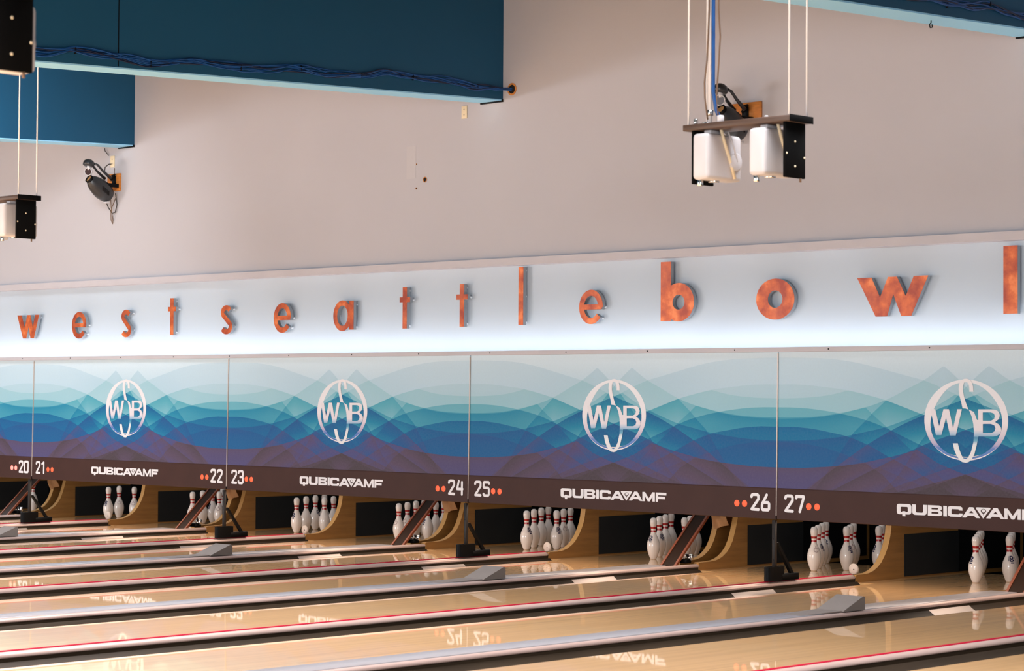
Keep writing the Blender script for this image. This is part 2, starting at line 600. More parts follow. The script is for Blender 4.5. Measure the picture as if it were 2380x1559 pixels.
def outlet(xx, zz, label, w=0.07, h=0.115):
    o = thing('wall_socket', (xx, YW, zz), label, 'socket')
    MB().rbox(-w / 2, w / 2, -0.008, 0.0, -h / 2, h / 2, 0.003, 2).build('cover_plate', M['cream_plastic'], o)
    for s in (-1, 1):
        MB().prism([circle(0.016, 20, 0, s * 0.024, 0.014)], -0.0095, -0.008, 'y').build('socket_face', M['cream_plastic'], o)
        q = MB()
        for dx in (-0.006, 0.006):
            q.box(dx - 0.0012, dx + 0.0012, -0.0102, -0.0095, s * 0.024 - 0.004, s * 0.024 + 0.005)
        q.build('slots', M['hole'], o)
    return o


outlet(6.759, 4.058, 'cream double socket below the end of the middle beam')
outlet(1.367, 3.980, 'cream double socket above the black lamp at the left', 0.075, 0.125)


# ------------------------------------------------------------------ effect lamps on the wall
def scanner(xx, zz, lab_board, lab, board, loops=True):
    """mirror-head effect lamp: housing on a wall plank, two arms and a hooded mirror"""
    bd = MB().rbox(board[0], board[1], YW - 0.022, YW, board[2], board[3], 0.002, 1).build('mounting_plank', M['board_orange'])
    tag(bd, lab_board, 'plank')
    s = thing('effect_lamp', (xx, YW - 0.022, zz), lab, 'lamp')
    # housing: a swollen body lying along an axis that climbs away from the wall
    a = Vector((0, -0.24, 0.155)).normalized()
    base = Vector((0, -0.062, -0.165))
    L = 0.33
    prof = [(0.0, 0.0), (0.05, 0.002), (0.082, 0.03), (0.098, 0.08), (0.104, 0.13), (0.100, 0.18), (0.088, 0.24), (0.068, 0.29), (0.05, 0.315), (0.046, 0.32)]
    # slightly flattened sideways
    mb = MB().lathe(prof, 26, base, a)
    mb.v = [(x * 0.86, y, z) for x, y, z in mb.v]
    mb.build('housing', M['scanner'], s)
    nose = base + a * 0.31
    MB().lathe([(0.046, 0), (0.046, 0.03), (0.036, 0.03), (0.036, 0.01)], 20, nose, a).build('lens_tube', M['black'], s)
    MB().lathe([(0.036, 0.018), (0.0, 0.022)], 20, nose, a).build('lens', M['lens_amber'], s)
    vent = MB()
    for k in range(6):
        c = base + a * (0.10 + 0.018 * k)
        vent.box(0.082, 0.092, c.y - 0.004, c.y + 0.004, c.z - 0.045, c.z + 0.005)
    vent.build('vent_slots', M['hole'], s)
    MB().rbox(-0.012, 0.045, -0.15, -0.10, -0.232, -0.216, 0.003, 1).build('rear_plate', M['white_plastic'], s)
    # arms up to the hood
    hood = Vector((0, -0.345, 0.175))
    for sx in (-1, 1):
        MB().sweep([Vector((sx * 0.052, -0.10, 0.035)), Vector((sx * 0.05, -0.20, 0.105)), Vector((sx * 0.045, -0.265, 0.165)), hood + Vector((sx * 0.035, 0.045, 0.0))], [0.018, 0.013, 0.012, 0.014], 8).build('arm', M['scanner'], s)
    MB().lathe([(0.0, 0.045), (0.03, 0.042), (0.052, 0.026), (0.062, 0.0), (0.060, -0.022), (0.05, -0.028), (0.0, -0.028)], 22, hood, (0, 0.25, 1)).build('mirror_hood', M['scanner'], s)
    mc = hood + Vector((0.0, -0.005, -0.085))
    MB().sweep([hood + Vector((0, 0, -0.02)), mc + Vector((0, 0.01, 0.02))], 0.02, 10).build('mirror_stem', M['white_plastic'], s)
    ad = Vector((0.45, -0.85, -0.1))
    mo = MB().lathe([(0.0, -0.022), (0.036, -0.022), (0.043, -0.012), (0.043, 0.008), (0.037, 0.008), (0.037, 0.004)], 22, mc, ad)
    mo.build('mirror_ring', M['white_plastic'], s)
    MB().lathe([(0.037, 0.005), (0.0, 0.005)], 22, mc, ad).build('mirror', M['mirror'], s)
    # yoke to the plank
    y = MB().sweep([(0.0, 0.0, 0.08), (0.0, -0.03, 0.07), (0.0, -0.06, 0.02)], 0.014, 8)
    y.rbox(-0.05, 0.015, -0.012, 0.0, -0.02, 0.07, 0.003, 1)
    y.rbox(0.055, 0.07, -0.16, -0.005, -0.06, -0.02, 0.003, 1)
    y.rbox(-0.07, -0.055, -0.16, -0.005, -0.06, -0.02, 0.003, 1)
    y.build('yoke', M['black'], s)
    if loops:
        MB().sweep([(0.0, -0.06, -0.17), (-0.02, -0.04, -0.26), (-0.04, 0.0, -0.40), (-0.06, 0.01, -0.44), (-0.075, 0.0, -0.40), (-0.05, -0.02, -0.30), (-0.02, -0.03, -0.27), (0.02, -0.01, -0.17)], 0.0045, 6).build('hanging_loop', M['cable_tan'], s)
        MB().sweep([(0.03, -0.02, -0.12), (0.03, 0.0, -0.24), (0.0, 0.0, -0.32), (-0.04, -0.01, -0.33), (-0.08, -0.03, -0.27), (-0.10, -0.06, -0.18)], 0.0055, 6).build('cable_loop', M['cable_dark'], s)
        MB().sweep([(0.0, -0.10, 0.05), (-0.02, -0.13, 0.09), (-0.05, -0.10, 0.16), (-0.08, -0.03, 0.20), (-0.10, 0.012, 0.205)], 0.0055, 6).build('power_cord', M['cable_dark'], s)
        MB().sweep([(-0.02, 0.0, 0.155), (-0.01, -0.01, 0.10), (0.02, -0.01, 0.07)], 0.004, 6).build('safety_wire', M['cable_tan'], s)
        MB().sweep([(0.0, -0.08, 0.05), (0.0, -0.05, 0.075), (-0.01, -0.02, 0.04), (0.0, -0.06, 0.01)], 0.005, 6).build('cable_coil', M['cable_dark'], s)
    return s


scanner(1.45, 3.750, 'orange wooden plank on the wall behind the left black lamp', 'black mirror-head effect lamp on the wall below the left beam', (1.30, 1.525, 3.66, 3.845))
scanner(10.02, 3.755, 'orange wooden plank on the wall above the right hanging projectors', 'black mirror-head effect lamp on the wall behind the hanging white projectors', (9.86, 10.155, 3.715, 3.86), loops=False)
MB().sweep([(1.244, 0.03, 4.13), (1.262, 0.022, 4.10), (1.285, 0.03, 4.075), (1.30, 0.045, 4.05)], 0.0045, 6).build('cable_stub', M['cable_dark'])
tag(bpy.data.objects['cable_stub'], 'short dark cable end hanging under the left beam above the socket', 'cable')


# ------------------------------------------------------------------ hanging projector racks
def rack(dx, dy, label, extras):
    zt = 2.978
    r = thing('projector_rack', (13.71 + dx, -4.65 + dy, 2.945), label, 'projector rack', 'hanging projector racks')
    ox, oy, oz = 13.71, -4.65, 2.945

    def L(b, n, m, sharp=None):
        b.v = [(x - ox, y - oy, z - oz) for x, y, z in b.v]
        return b.build(n, m, r, sharp=sharp)
    L(MB().rbox(13.35, 14.075, -4.75, -4.55, 2.945, 2.978, 0.003, 1), 'top_plate', M['brown_plate'])
    L(MB().rbox(14.0755, 14.079, -4.752, -4.548, 2.943, 2.980, 0.001, 1), 'end_plate', M['black_matt'])  # black sheet paints in the shade on the top plate's end
    for px in (14.02, 13.40):
        L(MB().rbox(px, px + 0.02, -4.735, -4.565, 2.655, 2.95, 0.003, 1), 'side_plate', M['black_matt'])
    sc = [( -4.655, 2.845), (-4.655, 2.715), (-4.727, 2.78), (-4.574, 2.765)]
    for y, z in sc:
        L(MB().lathe([(0.0, 0.004), (0.005, 0.003), (0.0065, 0.0)], 10, (14.04, y, z), (1, 0, 0)), 'screw', M['cream_plastic'])
    for bx in (13.428, 13.812):
        pj = L(MB().rbox(bx, bx + 0.112, -4.765, -4.470, 2.675, 2.925, 0.022, 3), 'projector', M['white_plastic'])

        def K(b, n, m):
            b.v = [(x - ox, y - oy, z - oz) for x, y, z in b.v]
            return b.build(n, m, pj)
        K(MB().rbox(bx + 0.03, bx + 0.08, -4.70, -4.60, 2.92, 2.946, 0.004, 1), 'hanger', M['white_plastic'])
        K(MB().sweep([(bx + 0.116, -4.66, 2.955), (bx + 0.118, -4.63, 2.88), (bx + 0.118, -4.58, 2.78), (bx + 0.117, -4.54, 2.69)], 0.009, 8), 'strap', M['cream_plastic'])
        K(MB().sweep([(bx + 0.118, -4.60, 2.94), (bx + 0.13, -4.56, 2.85), (bx + 0.12, -4.51, 2.74)], 0.005, 6), 'cord', M['white_plastic'])
        K(MB().lathe([(0.05, 0.0), (0.05, 0.012), (0.042, 0.016), (0.0, 0.016)], 20, (bx + 0.112, -4.535, 2.78), (1, 0, 0)), 'side_knob', M['white_plastic'])
        K(MB().rbox(bx + 0.035, bx + 0.085, -4.67, -4.63, 2.664, 2.678, 0.003, 1).rbox(bx + 0.02, bx + 0.05, -4.745, -4.725, 2.64, 2.68, 0.003, 1), 'clip', M['chrome'])
        K(MB().lathe([(0.045, 0.0), (0.045, 0.01), (0.036, 0.014), (0.0, 0.014)], 20, (bx, -4.60, 2.77), (-1, 0, 0)), 'round_cover', M['white_plastic'])
    top = 5.75 + (-4.65 + dy) * SLOPE + 0.02
    for n_, (x, y) in enumerate(((13.38, -4.735), (14.065, -4.74), (14.055, -4.575), (13.37, -4.565))):
        L(MB().sweep([(x, y, 2.95), (x, y, top)], 0.0055, 8), 'rod', M['rod'])
    L(MB().sweep([(14.033, -4.60, 2.66), (14.033, -4.60, 2.635)], 0.006, 8), 'stub_bolt', M['cable_tan'])
    if extras:
        L(MB().sweep([(13.50, -4.70, 2.978), (13.50, -4.70, top)], 0.011, 10), 'pole', M['rod'])
        L(MB().lathe([(0.011, 0), (0.02, 0.002), (0.02, 0.03), (0.011, 0.034)], 12, (13.50, -4.70, 3.02)), 'clamp', M['chrome'])
        L(MB().sweep([(13.56, -4.67, 2.985), (13.535, -4.69, 3.05), (13.522, -4.70, 3.15), (13.522, -4.70, top)], 0.010, 8), 'blue_cable', M['cable_blue'])
        L(MB().sweep([(13.50, -4.72, 3.0), (13.485, -4.725, 3.12), (13.482, -4.725, 3.2), (13.495, -4.72, 3.32), (13.505, -4.715, 3.6), (13.51, -4.715, top)], 0.0045, 6), 'brown_cable', M['cable_tan'])
        L(MB().sweep([(13.55, -4.69, 3.02), (13.535, -4.69, 3.10), (13.552, -4.69, 3.3), (13.562, -4.69, 3.45), (13.55, -4.69, 3.6), (13.548, -4.69, top)], 0.0045, 6), 'brown_cable', M['cable_tan'])
        L(MB().rbox(13.575, 13.605, -4.735, -4.705, 2.976, 3.015, 0.004, 1), 'white_block', M['white_plastic'])
        L(MB().rbox(13.40, 13.42, -4.72, -4.70, 2.976, 3.012, 0.004, 1).rbox(13.44, 13.48, -4.70, -4.66, 2.976, 2.99, 0.004, 1), 'terminal', M['chrome'])
        L(MB().rbox(13.885, 13.90, -4.72, -4.70, 2.976, 2.99, 0.003, 1), 'bolt_head', M['white_plastic'])
    return r


rack(0, 0, 'hanging rack with two white projectors between the right white rods', True)
rack(-7.17, 0, 'projector rack hanging by two rods at the left edge, lower of two', False)
rack(0.28, -4.97, 'black projector rack cut off in the top left corner', False)


# ------------------------------------------------------------------ mask panels
LAYERS = [
    # edge weight, weight just under the edge (fading into mist), [(s, t)...]  s along the panel from the seam, t up the panel
    (0.0, 0.55, [(0, 0.9664), (0.07, 0.9644), (0.1446, 0.9562), (0.2179, 0.9322), (0.2901, 0.8918), (0.3492, 0.8563), (0.3936, 0.8293), (0.4719, 0.7555), (0.5052, 0.7231), (0.5839, 0.655), (0.7, 0.53), (0.85, 0.3), (1, 0.05)]),
    (0.2, 0.2, [(0, 0.8049), (0.0712, 0.8037), (0.1335, 0.79), (0.1948, 0.7719), (0.2433, 0.7472), (0.296, 0.7152), (0.3386, 0.6806), (0.3855, 0.642), (0.4393, 0.6002), (0.4976, 0.5556), (0.6, 0.47), (0.75, 0.3), (1, 0)]),
    (0.1, 0.5, [(0, 0.7223), (0.0718, 0.7269), (0.1215, 0.7367), (0.1583, 0.751), (0.1948, 0.7712), (0.2433, 0.7472), (0.296, 0.7152), (0.3386, 0.6806), (0.3855, 0.642), (0.4393, 0.6002), (0.4976, 0.5556), (0.6, 0.47), (0.75, 0.3), (1, 0)]),
    (0.75, 0.2, [(0, 0.6684), (0.0722, 0.6654), (0.1221, 0.6544), (0.1689, 0.6379), (0.2443, 0.5992), (0.2923, 0.5607), (0.3491, 0.502), (0.3913, 0.4592), (0.4311, 0.4222), (0.4743, 0.391), (0.6, 0.29), (0.8, 0.12), (1, 0)]),
    (0.2, 0.5, [(0, 0.6079), (0.0726, 0.6115), (0.1223, 0.6202), (0.1689, 0.6375), (0.2438, 0.6757), (0.296, 0.7179), (0.3566, 0.7879), (0.3935, 0.8311), (0.4436, 0.9115), (0.47, 0.86), (0.53, 0.72), (0.6, 0.52), (0.75, 0.15), (1, 0)]),
    (0.0, 0.5, [(0, 0.6), (0.0726, 0.605), (0.1223, 0.614), (0.1689, 0.632), (0.2414, 0.6743), (0.2584, 0.6382), (0.297, 0.5645), (0.3447, 0.4694), (0.4, 0.36), (0.5, 0.16), (0.6, 0), (1, 0)]),
    (0.0, 0.6, [(0, 0), (0.06, 0.05), (0.15, 0.32), (0.2087, 0.5227), (0.2443, 0.6014), (0.2584, 0.6359), (0.296, 0.7152), (0.3386, 0.6806), (0.3855, 0.64), (0.4393, 0.6), (0.4976, 0.5556), (0.6, 0.47), (0.75, 0.3), (1, 0)]),
    (0.8, 0.3, [(0, 0.5526), (0.0479, 0.5539), (0.0981, 0.544), (0.1477, 0.525), (0.1894, 0.5059), (0.2452, 0.4604), (0.3052, 0.3908), (0.36, 0.33), (0.5, 0.15), (0.6, 0), (1, 0)]),
    (0.05, 0.8, [(0, 0.4706), (0.0736, 0.4748), (0.1233, 0.4848), (0.1894, 0.5059), (0.2447, 0.5332), (0.2923, 0.5593), (0.3392, 0.5974), (0.3832, 0.6376), (0.4138, 0.6706), (0.4727, 0.7498), (0.5052, 0.7231), (0.5839, 0.655), (0.7, 0.53), (0.85, 0.3), (1, 0)]),
    (0.2, 0.3, [(0, 0.4643), (0.0695, 0.4548), (0.1166, 0.4408), (0.1632, 0.4148), (0.2094, 0.3805), (0.2323, 0.3646), (0.3, 0.31), (0.4, 0.22), (0.5, 0.1), (0.6, 0), (1, 0)]),
    (0.0, 0.4, [(0, 0.3097), (0.0705, 0.3114), (0.1407, 0.3237), (0.1868, 0.3339), (0.2323, 0.3517), (0.3107, 0.3925), (0.3778, 0.4363), (0.42, 0.4678), (0.4666, 0.5117), (0.52, 0.42), (0.6, 0.3), (0.75, 0.1), (1, 0)]),
    (0.2, 1.2, [(0, 0.309), (0.0705, 0.311), (0.1407, 0.3232), (0.1868, 0.3333), (0.2323, 0.351), (0.3107, 0.392), (0.3778, 0.4363), (0.4315, 0.3635), (0.4747, 0.3244), (0.5003, 0.3053), (0.5343, 0.2765), (0.62, 0.2), (0.7, 0.13), (0.85, 0), (1, 0)]),
    (0.3, 0.5, [(0, 0), (0.25, 0.15), (0.332, 0.1943), (0.4321, 0.2588), (0.5, 0.3053), (0.568, 0.2588), (0.668, 0.1943), (0.75, 0.15), (1, 0)]),
    (0.8, 0.2, [(0, 0.309), (0.0705, 0.311), (0.1407, 0.3232), (0.1868, 0.3333), (0.2437, 0.3502), (0.2891, 0.2868), (0.3276, 0.1982), (0.4, 0), (1, 0)]),
]
RAMP = [(0, 202, 222, 234), (1, 178, 206, 222), (1.6, 166, 200, 212), (2.6, 140, 190, 204), (3.6, 84, 164, 182), (4.8, 22, 130, 164),
        (5.8, 4, 100, 150), (6.7, 22, 86, 142), (7.3, 46, 82, 136), (8.6, 78, 74, 120), (10, 86, 70, 92), (12, 72, 60, 68)]


def graphic_material():
    k = NT('mountain_wave_print')
    sep = k.n('ShaderNodeSeparateXYZ')
    k.l(k.obj(), sep.inputs[0])
    u = k.math('MULTIPLY', sep.outputs['X'], 1 / P)
    ur = k.math('SUBTRACT', 1.0, u)
    v = k.math('ADD', k.math('MULTIPLY', sep.outputs['Z'], 1 / H), 1.0)
    iv = k.math('SUBTRACT', 1.0, v)
    total = k.math('ADD', k.math('MULTIPLY', iv, k.math('ADD', 4.355, k.math('MULTIPLY', iv, 1.125))), -0.238)
    for w0, w1, pts in LAYERS:
        soft = all(pts[i][0] != q for i in range(len(pts)) for q in (.2414, .2087, .2437, .3778))
        for src in (u, ur):
            fc = k.n('ShaderNodeFloatCurve')
            cu = fc.mapping.curves[0]
            while len(cu.points) < len(pts):
                cu.points.new(0.5, 0.5)
            for i, (a, b) in enumerate(pts):
                cu.points[i].location = (a, b)
                kink = 0 < i < len(pts) - 1 and (pts[i][1] - pts[i - 1][1]) * (pts[i + 1][1] - pts[i][1]) < 0
                cu.points[i].handle_type = 'AUTO' if soft and not kink else 'VECTOR'
            fc.mapping.update()
            k.l(src, fc.inputs['Value'])
            d = k.math('SUBTRACT', fc.outputs[0], v)
            b = k.math('GREATER_THAN', d, 0.0)
            mist = k.math('SUBTRACT', 1.0, k.math('MULTIPLY', d, 5.0), clamp=True)
            amt = k.math('ADD', w0 * 1.2, k.math('MULTIPLY', mist, w1 * 1.2))
            total = k.math('ADD', total, k.math('MULTIPLY', b, amt))
    cr = k.n('ShaderNodeValToRGB')
    el = cr.color_ramp.elements
    while len(el) < len(RAMP):
        el.new(0.5)
    for i, (p_, r_, g_, b_) in enumerate(RAMP):
        el[i].position = p_ / 12.0
        el[i].color = rgb(r_, g_, b_)
    k.l(k.math('MULTIPLY', total, 1 / 12.0), cr.inputs[0])
    # print fades a little towards purple low on the panel, and is faintly mottled like cloth
    f = k.noise(60, 2)
    c = k.mix(k.math('MULTIPLY', k.math('SUBTRACT', f, 0.3, clamp=True), 0.12), cr.outputs[0], rgb(150, 150, 160))
    k.l(c, k.b.inputs['Base Color'])
    k.b.inputs['Roughness'].default_value = 0.55
    k.b.inputs['Specular IOR Level'].default_value = 0.22
    return k.m


M['graphic'] = graphic_material()


def logo_material():
    k = NT('silver_emblem_print')
    sep = k.n('ShaderNodeSeparateXYZ')
    k.l(k.obj(), sep.inputs[0])
    v = k.math('ADD', sep.outputs['Z'], ZT)          # height above the lanes
    cr = k.n('ShaderNodeValToRGB')
    el = cr.color_ramp.elements
    stops = [(1.02, 226, 224, 224), (1.14, 226, 226, 226), (1.165, 214, 222, 226), (1.19, 90, 160, 190), (1.215, 40, 130, 170), (1.232, 150, 180, 206), (1.27, 222, 214, 220), (1.6, 228, 224, 226)]
    while len(el) < len(stops):
        el.new(0.5)
    for i, (p_, r_, g_, b_) in enumerate(stops):
        el[i].position = (p_ - 1.0) / 0.7
        el[i].color = rgb(r_, g_, b_)
    k.l(k.math('DIVIDE', k.math('SUBTRACT', v, 1.0), 0.7), cr.inputs[0])
    k.l(cr.outputs[0], k.b.inputs['Base Color'])
    k.b.inputs['Roughness'].default_value = 0.4
    return k.m


def ring_material():
    k = NT('silver_ring_print')
    sep = k.n('ShaderNodeSeparateXYZ')
    k.l(k.obj(), sep.inputs[0])
    v = k.math('ADD', sep.outputs['Z'], ZT)
    cr = k.n('ShaderNodeValToRGB')
    el = cr.color_ramp.elements
    stops = [(1.03, 62, 104, 170), (1.10, 66, 116, 186), (1.135, 84, 118, 186), (1.165, 178, 166, 194), (1.24, 214, 202, 212), (1.32, 228, 222, 226), (1.6, 224, 224, 228)]
    while len(el) < len(stops):
        el.new(0.5)
    for i, (p_, r_, g_, b_) in enumerate(stops):
        el[i].position = (p_ - 1.0) / 0.7
        el[i].color = rgb(r_, g_, b_)
    k.l(k.math('DIVIDE', k.math('SUBTRACT', v, 1.0), 0.7), cr.inputs[0])
    k.l(cr.outputs[0], k.b.inputs['Base Color'])
    k.b.inputs['Roughness'].default_value = 0.4
    return k.m


M['logo'] = logo_material()
M['logo_ring'] = ring_material()
M['outline'] = mat('grey_outline_print', rgb(110, 116, 132), 0.4, var=0.05, scale=9)

S_UP = [(1.7921, 1.5487), (1.7564, 1.5486), (1.7573, 1.5705), (1.7523, 1.5998), (1.739, 1.6168), (1.724, 1.6202), (1.7117, 1.6144), (1.7035, 1.5899), (1.7028, 1.5558), (1.7112, 1.5168), (1.7263, 1.4729), (1.7499, 1.4185), (1.7257, 1.4252), (1.6996, 1.4269), (1.6891, 1.4678), (1.6719, 1.5215), (1.6646, 1.5654), (1.6686, 1.6046), (1.6846, 1.6314), (1.7092, 1.6427), (1.7353, 1.6446), (1.7615, 1.6363), (1.7801, 1.6144), (1.7896, 1.5852)]
S_DN = [(1.7532, 1.4185), (1.7977, 1.4004), (1.8245, 1.3424), (1.8342, 1.3425), (1.836, 1.226), (1.8332, 1.2017), (1.821, 1.153), (1.8025, 1.0895), (1.7772, 1.0502), (1.7514, 1.0326), (1.7287, 1.0287), (1.6992, 1.0329), (1.6794, 1.0441), (1.6527, 1.0768), (1.6324, 1.1154), (1.6184, 1.169), (1.6611, 1.1697), (1.6783, 1.1163), (1.6986, 1.0738), (1.7119, 1.0585), (1.7315, 1.055), (1.7509, 1.0666), (1.7762, 1.1133), (1.7946, 1.1817), (1.7987, 1.2498), (1.7926, 1.3129), (1.7787, 1.3662)]
W_L = [(1.4223, 1.4179), (1.4636, 1.4182), (1.4988, 1.2922), (1.5352, 1.4188), (1.5828, 1.4192), (1.6199, 1.279), (1.6551, 1.4197), (1.6944, 1.42), (1.6438, 1.2256), (1.5945, 1.2248), (1.5581, 1.3567), (1.5185, 1.2262), (1.4707, 1.2254)]
B_L = [[(1.833, 1.4201), (1.9555, 1.4211), (1.9876, 1.4156), (2.0089, 1.4013), (2.0156, 1.3782), (2.0077, 1.3516), (1.9761, 1.3295), (2.0051, 1.3144), (2.0246, 1.2915), (2.0281, 1.2675), (2.0157, 1.2432), (1.9904, 1.2284), (1.9616, 1.2241), (1.8361, 1.2222)],
       [(1.8722, 1.3986), (1.9397, 1.3992), (1.9655, 1.3912), (1.9741, 1.373), (1.9681, 1.3512), (1.9407, 1.3378), (1.8731, 1.3371)],
       [(1.8734, 1.3148), (1.941, 1.3156), (1.97, 1.3053), (1.98, 1.2837), (1.9707, 1.2609), (1.9452, 1.2494), (1.8745, 1.2484)]]
LETTERING = [
    [[(1.1531, .7067), (1.2419, .7068), (1.2567, .7022), (1.2628, .6913), (1.2635, .6463), (1.2578, .6347), (1.2432, .6293), (1.2107, .6292), (1.2109, .6152), (1.1825, .6152), (1.1823, .6292), (1.1532, .6291), (1.1395, .633), (1.1327, .6446), (1.1319, .6912), (1.1383, .7028)],
     [(1.1712, .685), (1.1666, .6788), (1.167, .654), (1.1719, .6462), (1.182, .6462), (1.1819, .6524), (1.2103, .6525), (1.2104, .6463), (1.2252, .6463), (1.2316, .6525), (1.2311, .6804), (1.2257, .6858)]],
    [[(1.2696, .7068), (1.302, .7068), (1.3029, .6526), (1.3106, .648), (1.3575, .648), (1.3673, .6527), (1.3664, .7069), (1.3992, .7069), (1.4001, .6489), (1.3927, .6357), (1.3782, .6295), (1.2933, .6293), (1.2773, .6355), (1.2706, .6487)]],
    [[(1.4073, .7069), (1.5078, .707), (1.5264, .7008), (1.5318, .69), (1.5286, .6776), (1.5142, .6707), (1.5317, .6622), (1.5359, .649), (1.5292, .6351), (1.512, .6297), (1.4086, .6295)],
     [(1.4402, .6884), (1.4404, .6768), (1.4927, .6768), (1.5007, .683), (1.4925, .6884)],
     [(1.4407, .6582), (1.4409, .6458), (1.4955, .6459), (1.5041, .6521), (1.4953, .6583)]],
    [[(1.5425, .707), (1.5742, .707), (1.5755, .6298), (1.5438, .6297)]],
    [[(1.603, .7071), (1.6918, .7071), (1.7062, .6994), (1.7094, .6778), (1.678, .6778), (1.675, .6863), (1.6206, .6862), (1.6138, .68), (1.6142, .6545), (1.6212, .6484), (1.6756, .6485), (1.6795, .6562), (1.7097, .6562), (1.7083, .6392), (1.693, .63), (1.6042, .6298), (1.588, .636), (1.5821, .6468), (1.5814, .6901), (1.587, .7024)]],
    [[(1.7658, .7057), (1.7999, .7057), (1.8593, .6287), (1.8254, .6286), (1.8093, .6425), (1.7555, .6424), (1.7386, .6285), (1.7045, .6284)], [(1.7833, .6794), (1.7637, .6625), (1.8034, .6625)]],
    [[(1.8338, .7072), (1.9379, .7073), (1.9475, .7027), (1.9437, .6966), (1.8841, .6272), (1.8243, .6964), (1.822, .7042)],
     [(1.8847, .698), (1.8707, .6942), (1.8629, .6826), (1.8699, .6688), (1.8824, .6626), (1.8837, .6495), (1.886, .6495), (1.8869, .6626), (1.902, .6688), (1.9102, .6827), (1.9016, .6942)]],
    [[(1.8853, .695), (1.8752, .6919), (1.8708, .6826), (1.8766, .6734), (1.8857, .6703), (1.8963, .6734), (1.9029, .6827), (1.8971, .6919)]],
    [[(1.9715, .7074), (2.005, .7074), (2.0629, .6305), (2.034, .6305), (2.0171, .6443), (1.9601, .6442), (1.9447, .6303), (1.9099, .6303)], [(1.9875, .6812), (1.9677, .6635), (2.0084, .6635)]],
    [[(2.0607, .7074), (2.0884, .7074), (2.1312, .6568), (2.1702, .7075), (2.1966, .7075), (2.1977, .6307), (2.1713, .6307), (2.1706, .6752), (2.1437, .6307), (2.1205, .6306), (2.0878, .6752), (2.0884, .6306), (2.0618, .6305)]],
    [[(2.207, .7075), (2.3219, .7076), (2.3211, .6861), (2.2331, .6861), (2.2333, .6753), (2.3076, .6754), (2.3068, .6539), (2.2336, .6538), (2.2317, .6308), (2.207, .6308)]],
]
# strokes of the rounded lane digits in a box 1 wide and 1.5 high
DIG = {
    '0': [[(.1, .2), (.1, 1.3), (.2, 1.4), (.8, 1.4), (.9, 1.3), (.9, .2), (.8, .1), (.2, .1), (.1, .2)]],
    '1': [[(.15, 1.2), (.55, 1.4), (.55, .1)]],
    '2': [[(.1, 1.2), (.14, 1.34), (.3, 1.4), (.75, 1.4), (.88, 1.3), (.88, 1.0), (.14, .12), (.9, .1)]],
    '3': [[(.1, 1.22), (.14, 1.34), (.3, 1.4), (.75, 1.4), (.88, 1.3), (.88, .9), (.78, .78), (.4, .76)], [(.78, .76), (.88, .66), (.88, .22), (.75, .1), (.25, .1), (.12, .2), (.1, .3)]],
    '4': [[(.35, 1.4), (.12, .62), (.9, .62)], [(.82, 1.3), (.82, .1)]],
    '5': [[(.9, 1.3), (.82, 1.4), (.2, 1.4), (.12, 1.3), (.12, .95), (.2, .86), (.75, .86), (.88, .74), (.88, .22), (.75, .1), (.25, .1), (.12, .24)]],
    '6': [[(.62, 1.4), (.14, .62), (.1, .5), (.1, .22), (.2, .1), (.8, .1), (.9, .22), (.9, .62), (.8, .74), (.2, .74)]],
    '7': [[(.1, 1.25), (.12, 1.4), (.88, 1.4), (.9, 1.28), (.5, .1)]],
    '8': [[(.2, .76), (.12, .88), (.12, 1.3), (.22, 1.4), (.78, 1.4), (.88, 1.3), (.88, .88), (.8, .76), (.2, .76), (.1, .64), (.1, .22), (.2, .1), (.8, .1), (.9, .22), (.9, .64), (.8, .76)]],
    '9': [[(.88, .8), (.2, .8), (.1, .9), (.1, 1.28), (.2, 1.4), (.78, 1.4), (.88, 1.28), (.88, .5), (.5, .1)]],
}


def stroke(mb, pts, wd, y):
    for i, (x, z) in enumerate(pts):
        mb.flat([circle(wd / 2, 14, x, z)], y)
        if i:
            x0, z0 = pts[i - 1]
            dx, dz = x - x0, z - z0
            l = math.hypot(dx, dz)
            if l < 1e-6:
                continue
            nx, nz = -dz / l * wd / 2, dx / l * wd / 2
            mb.flat([[(x0 + nx, z0 + nz), (x + nx, z + nz), (x - nx, z - nz), (x0 - nx, z0 - nz)]], y)


def number_mesh(txt, x0, z0, h, wdig, gap, wd, y):
    mb = MB()
    x = x0
    for ch in txt:
        for pl in DIG[ch]:
            stroke(mb, [(x + a * wdig, z0 + b * h / 1.5) for a, b in pl], wd, y)
        x += wdig + gap
    return mb


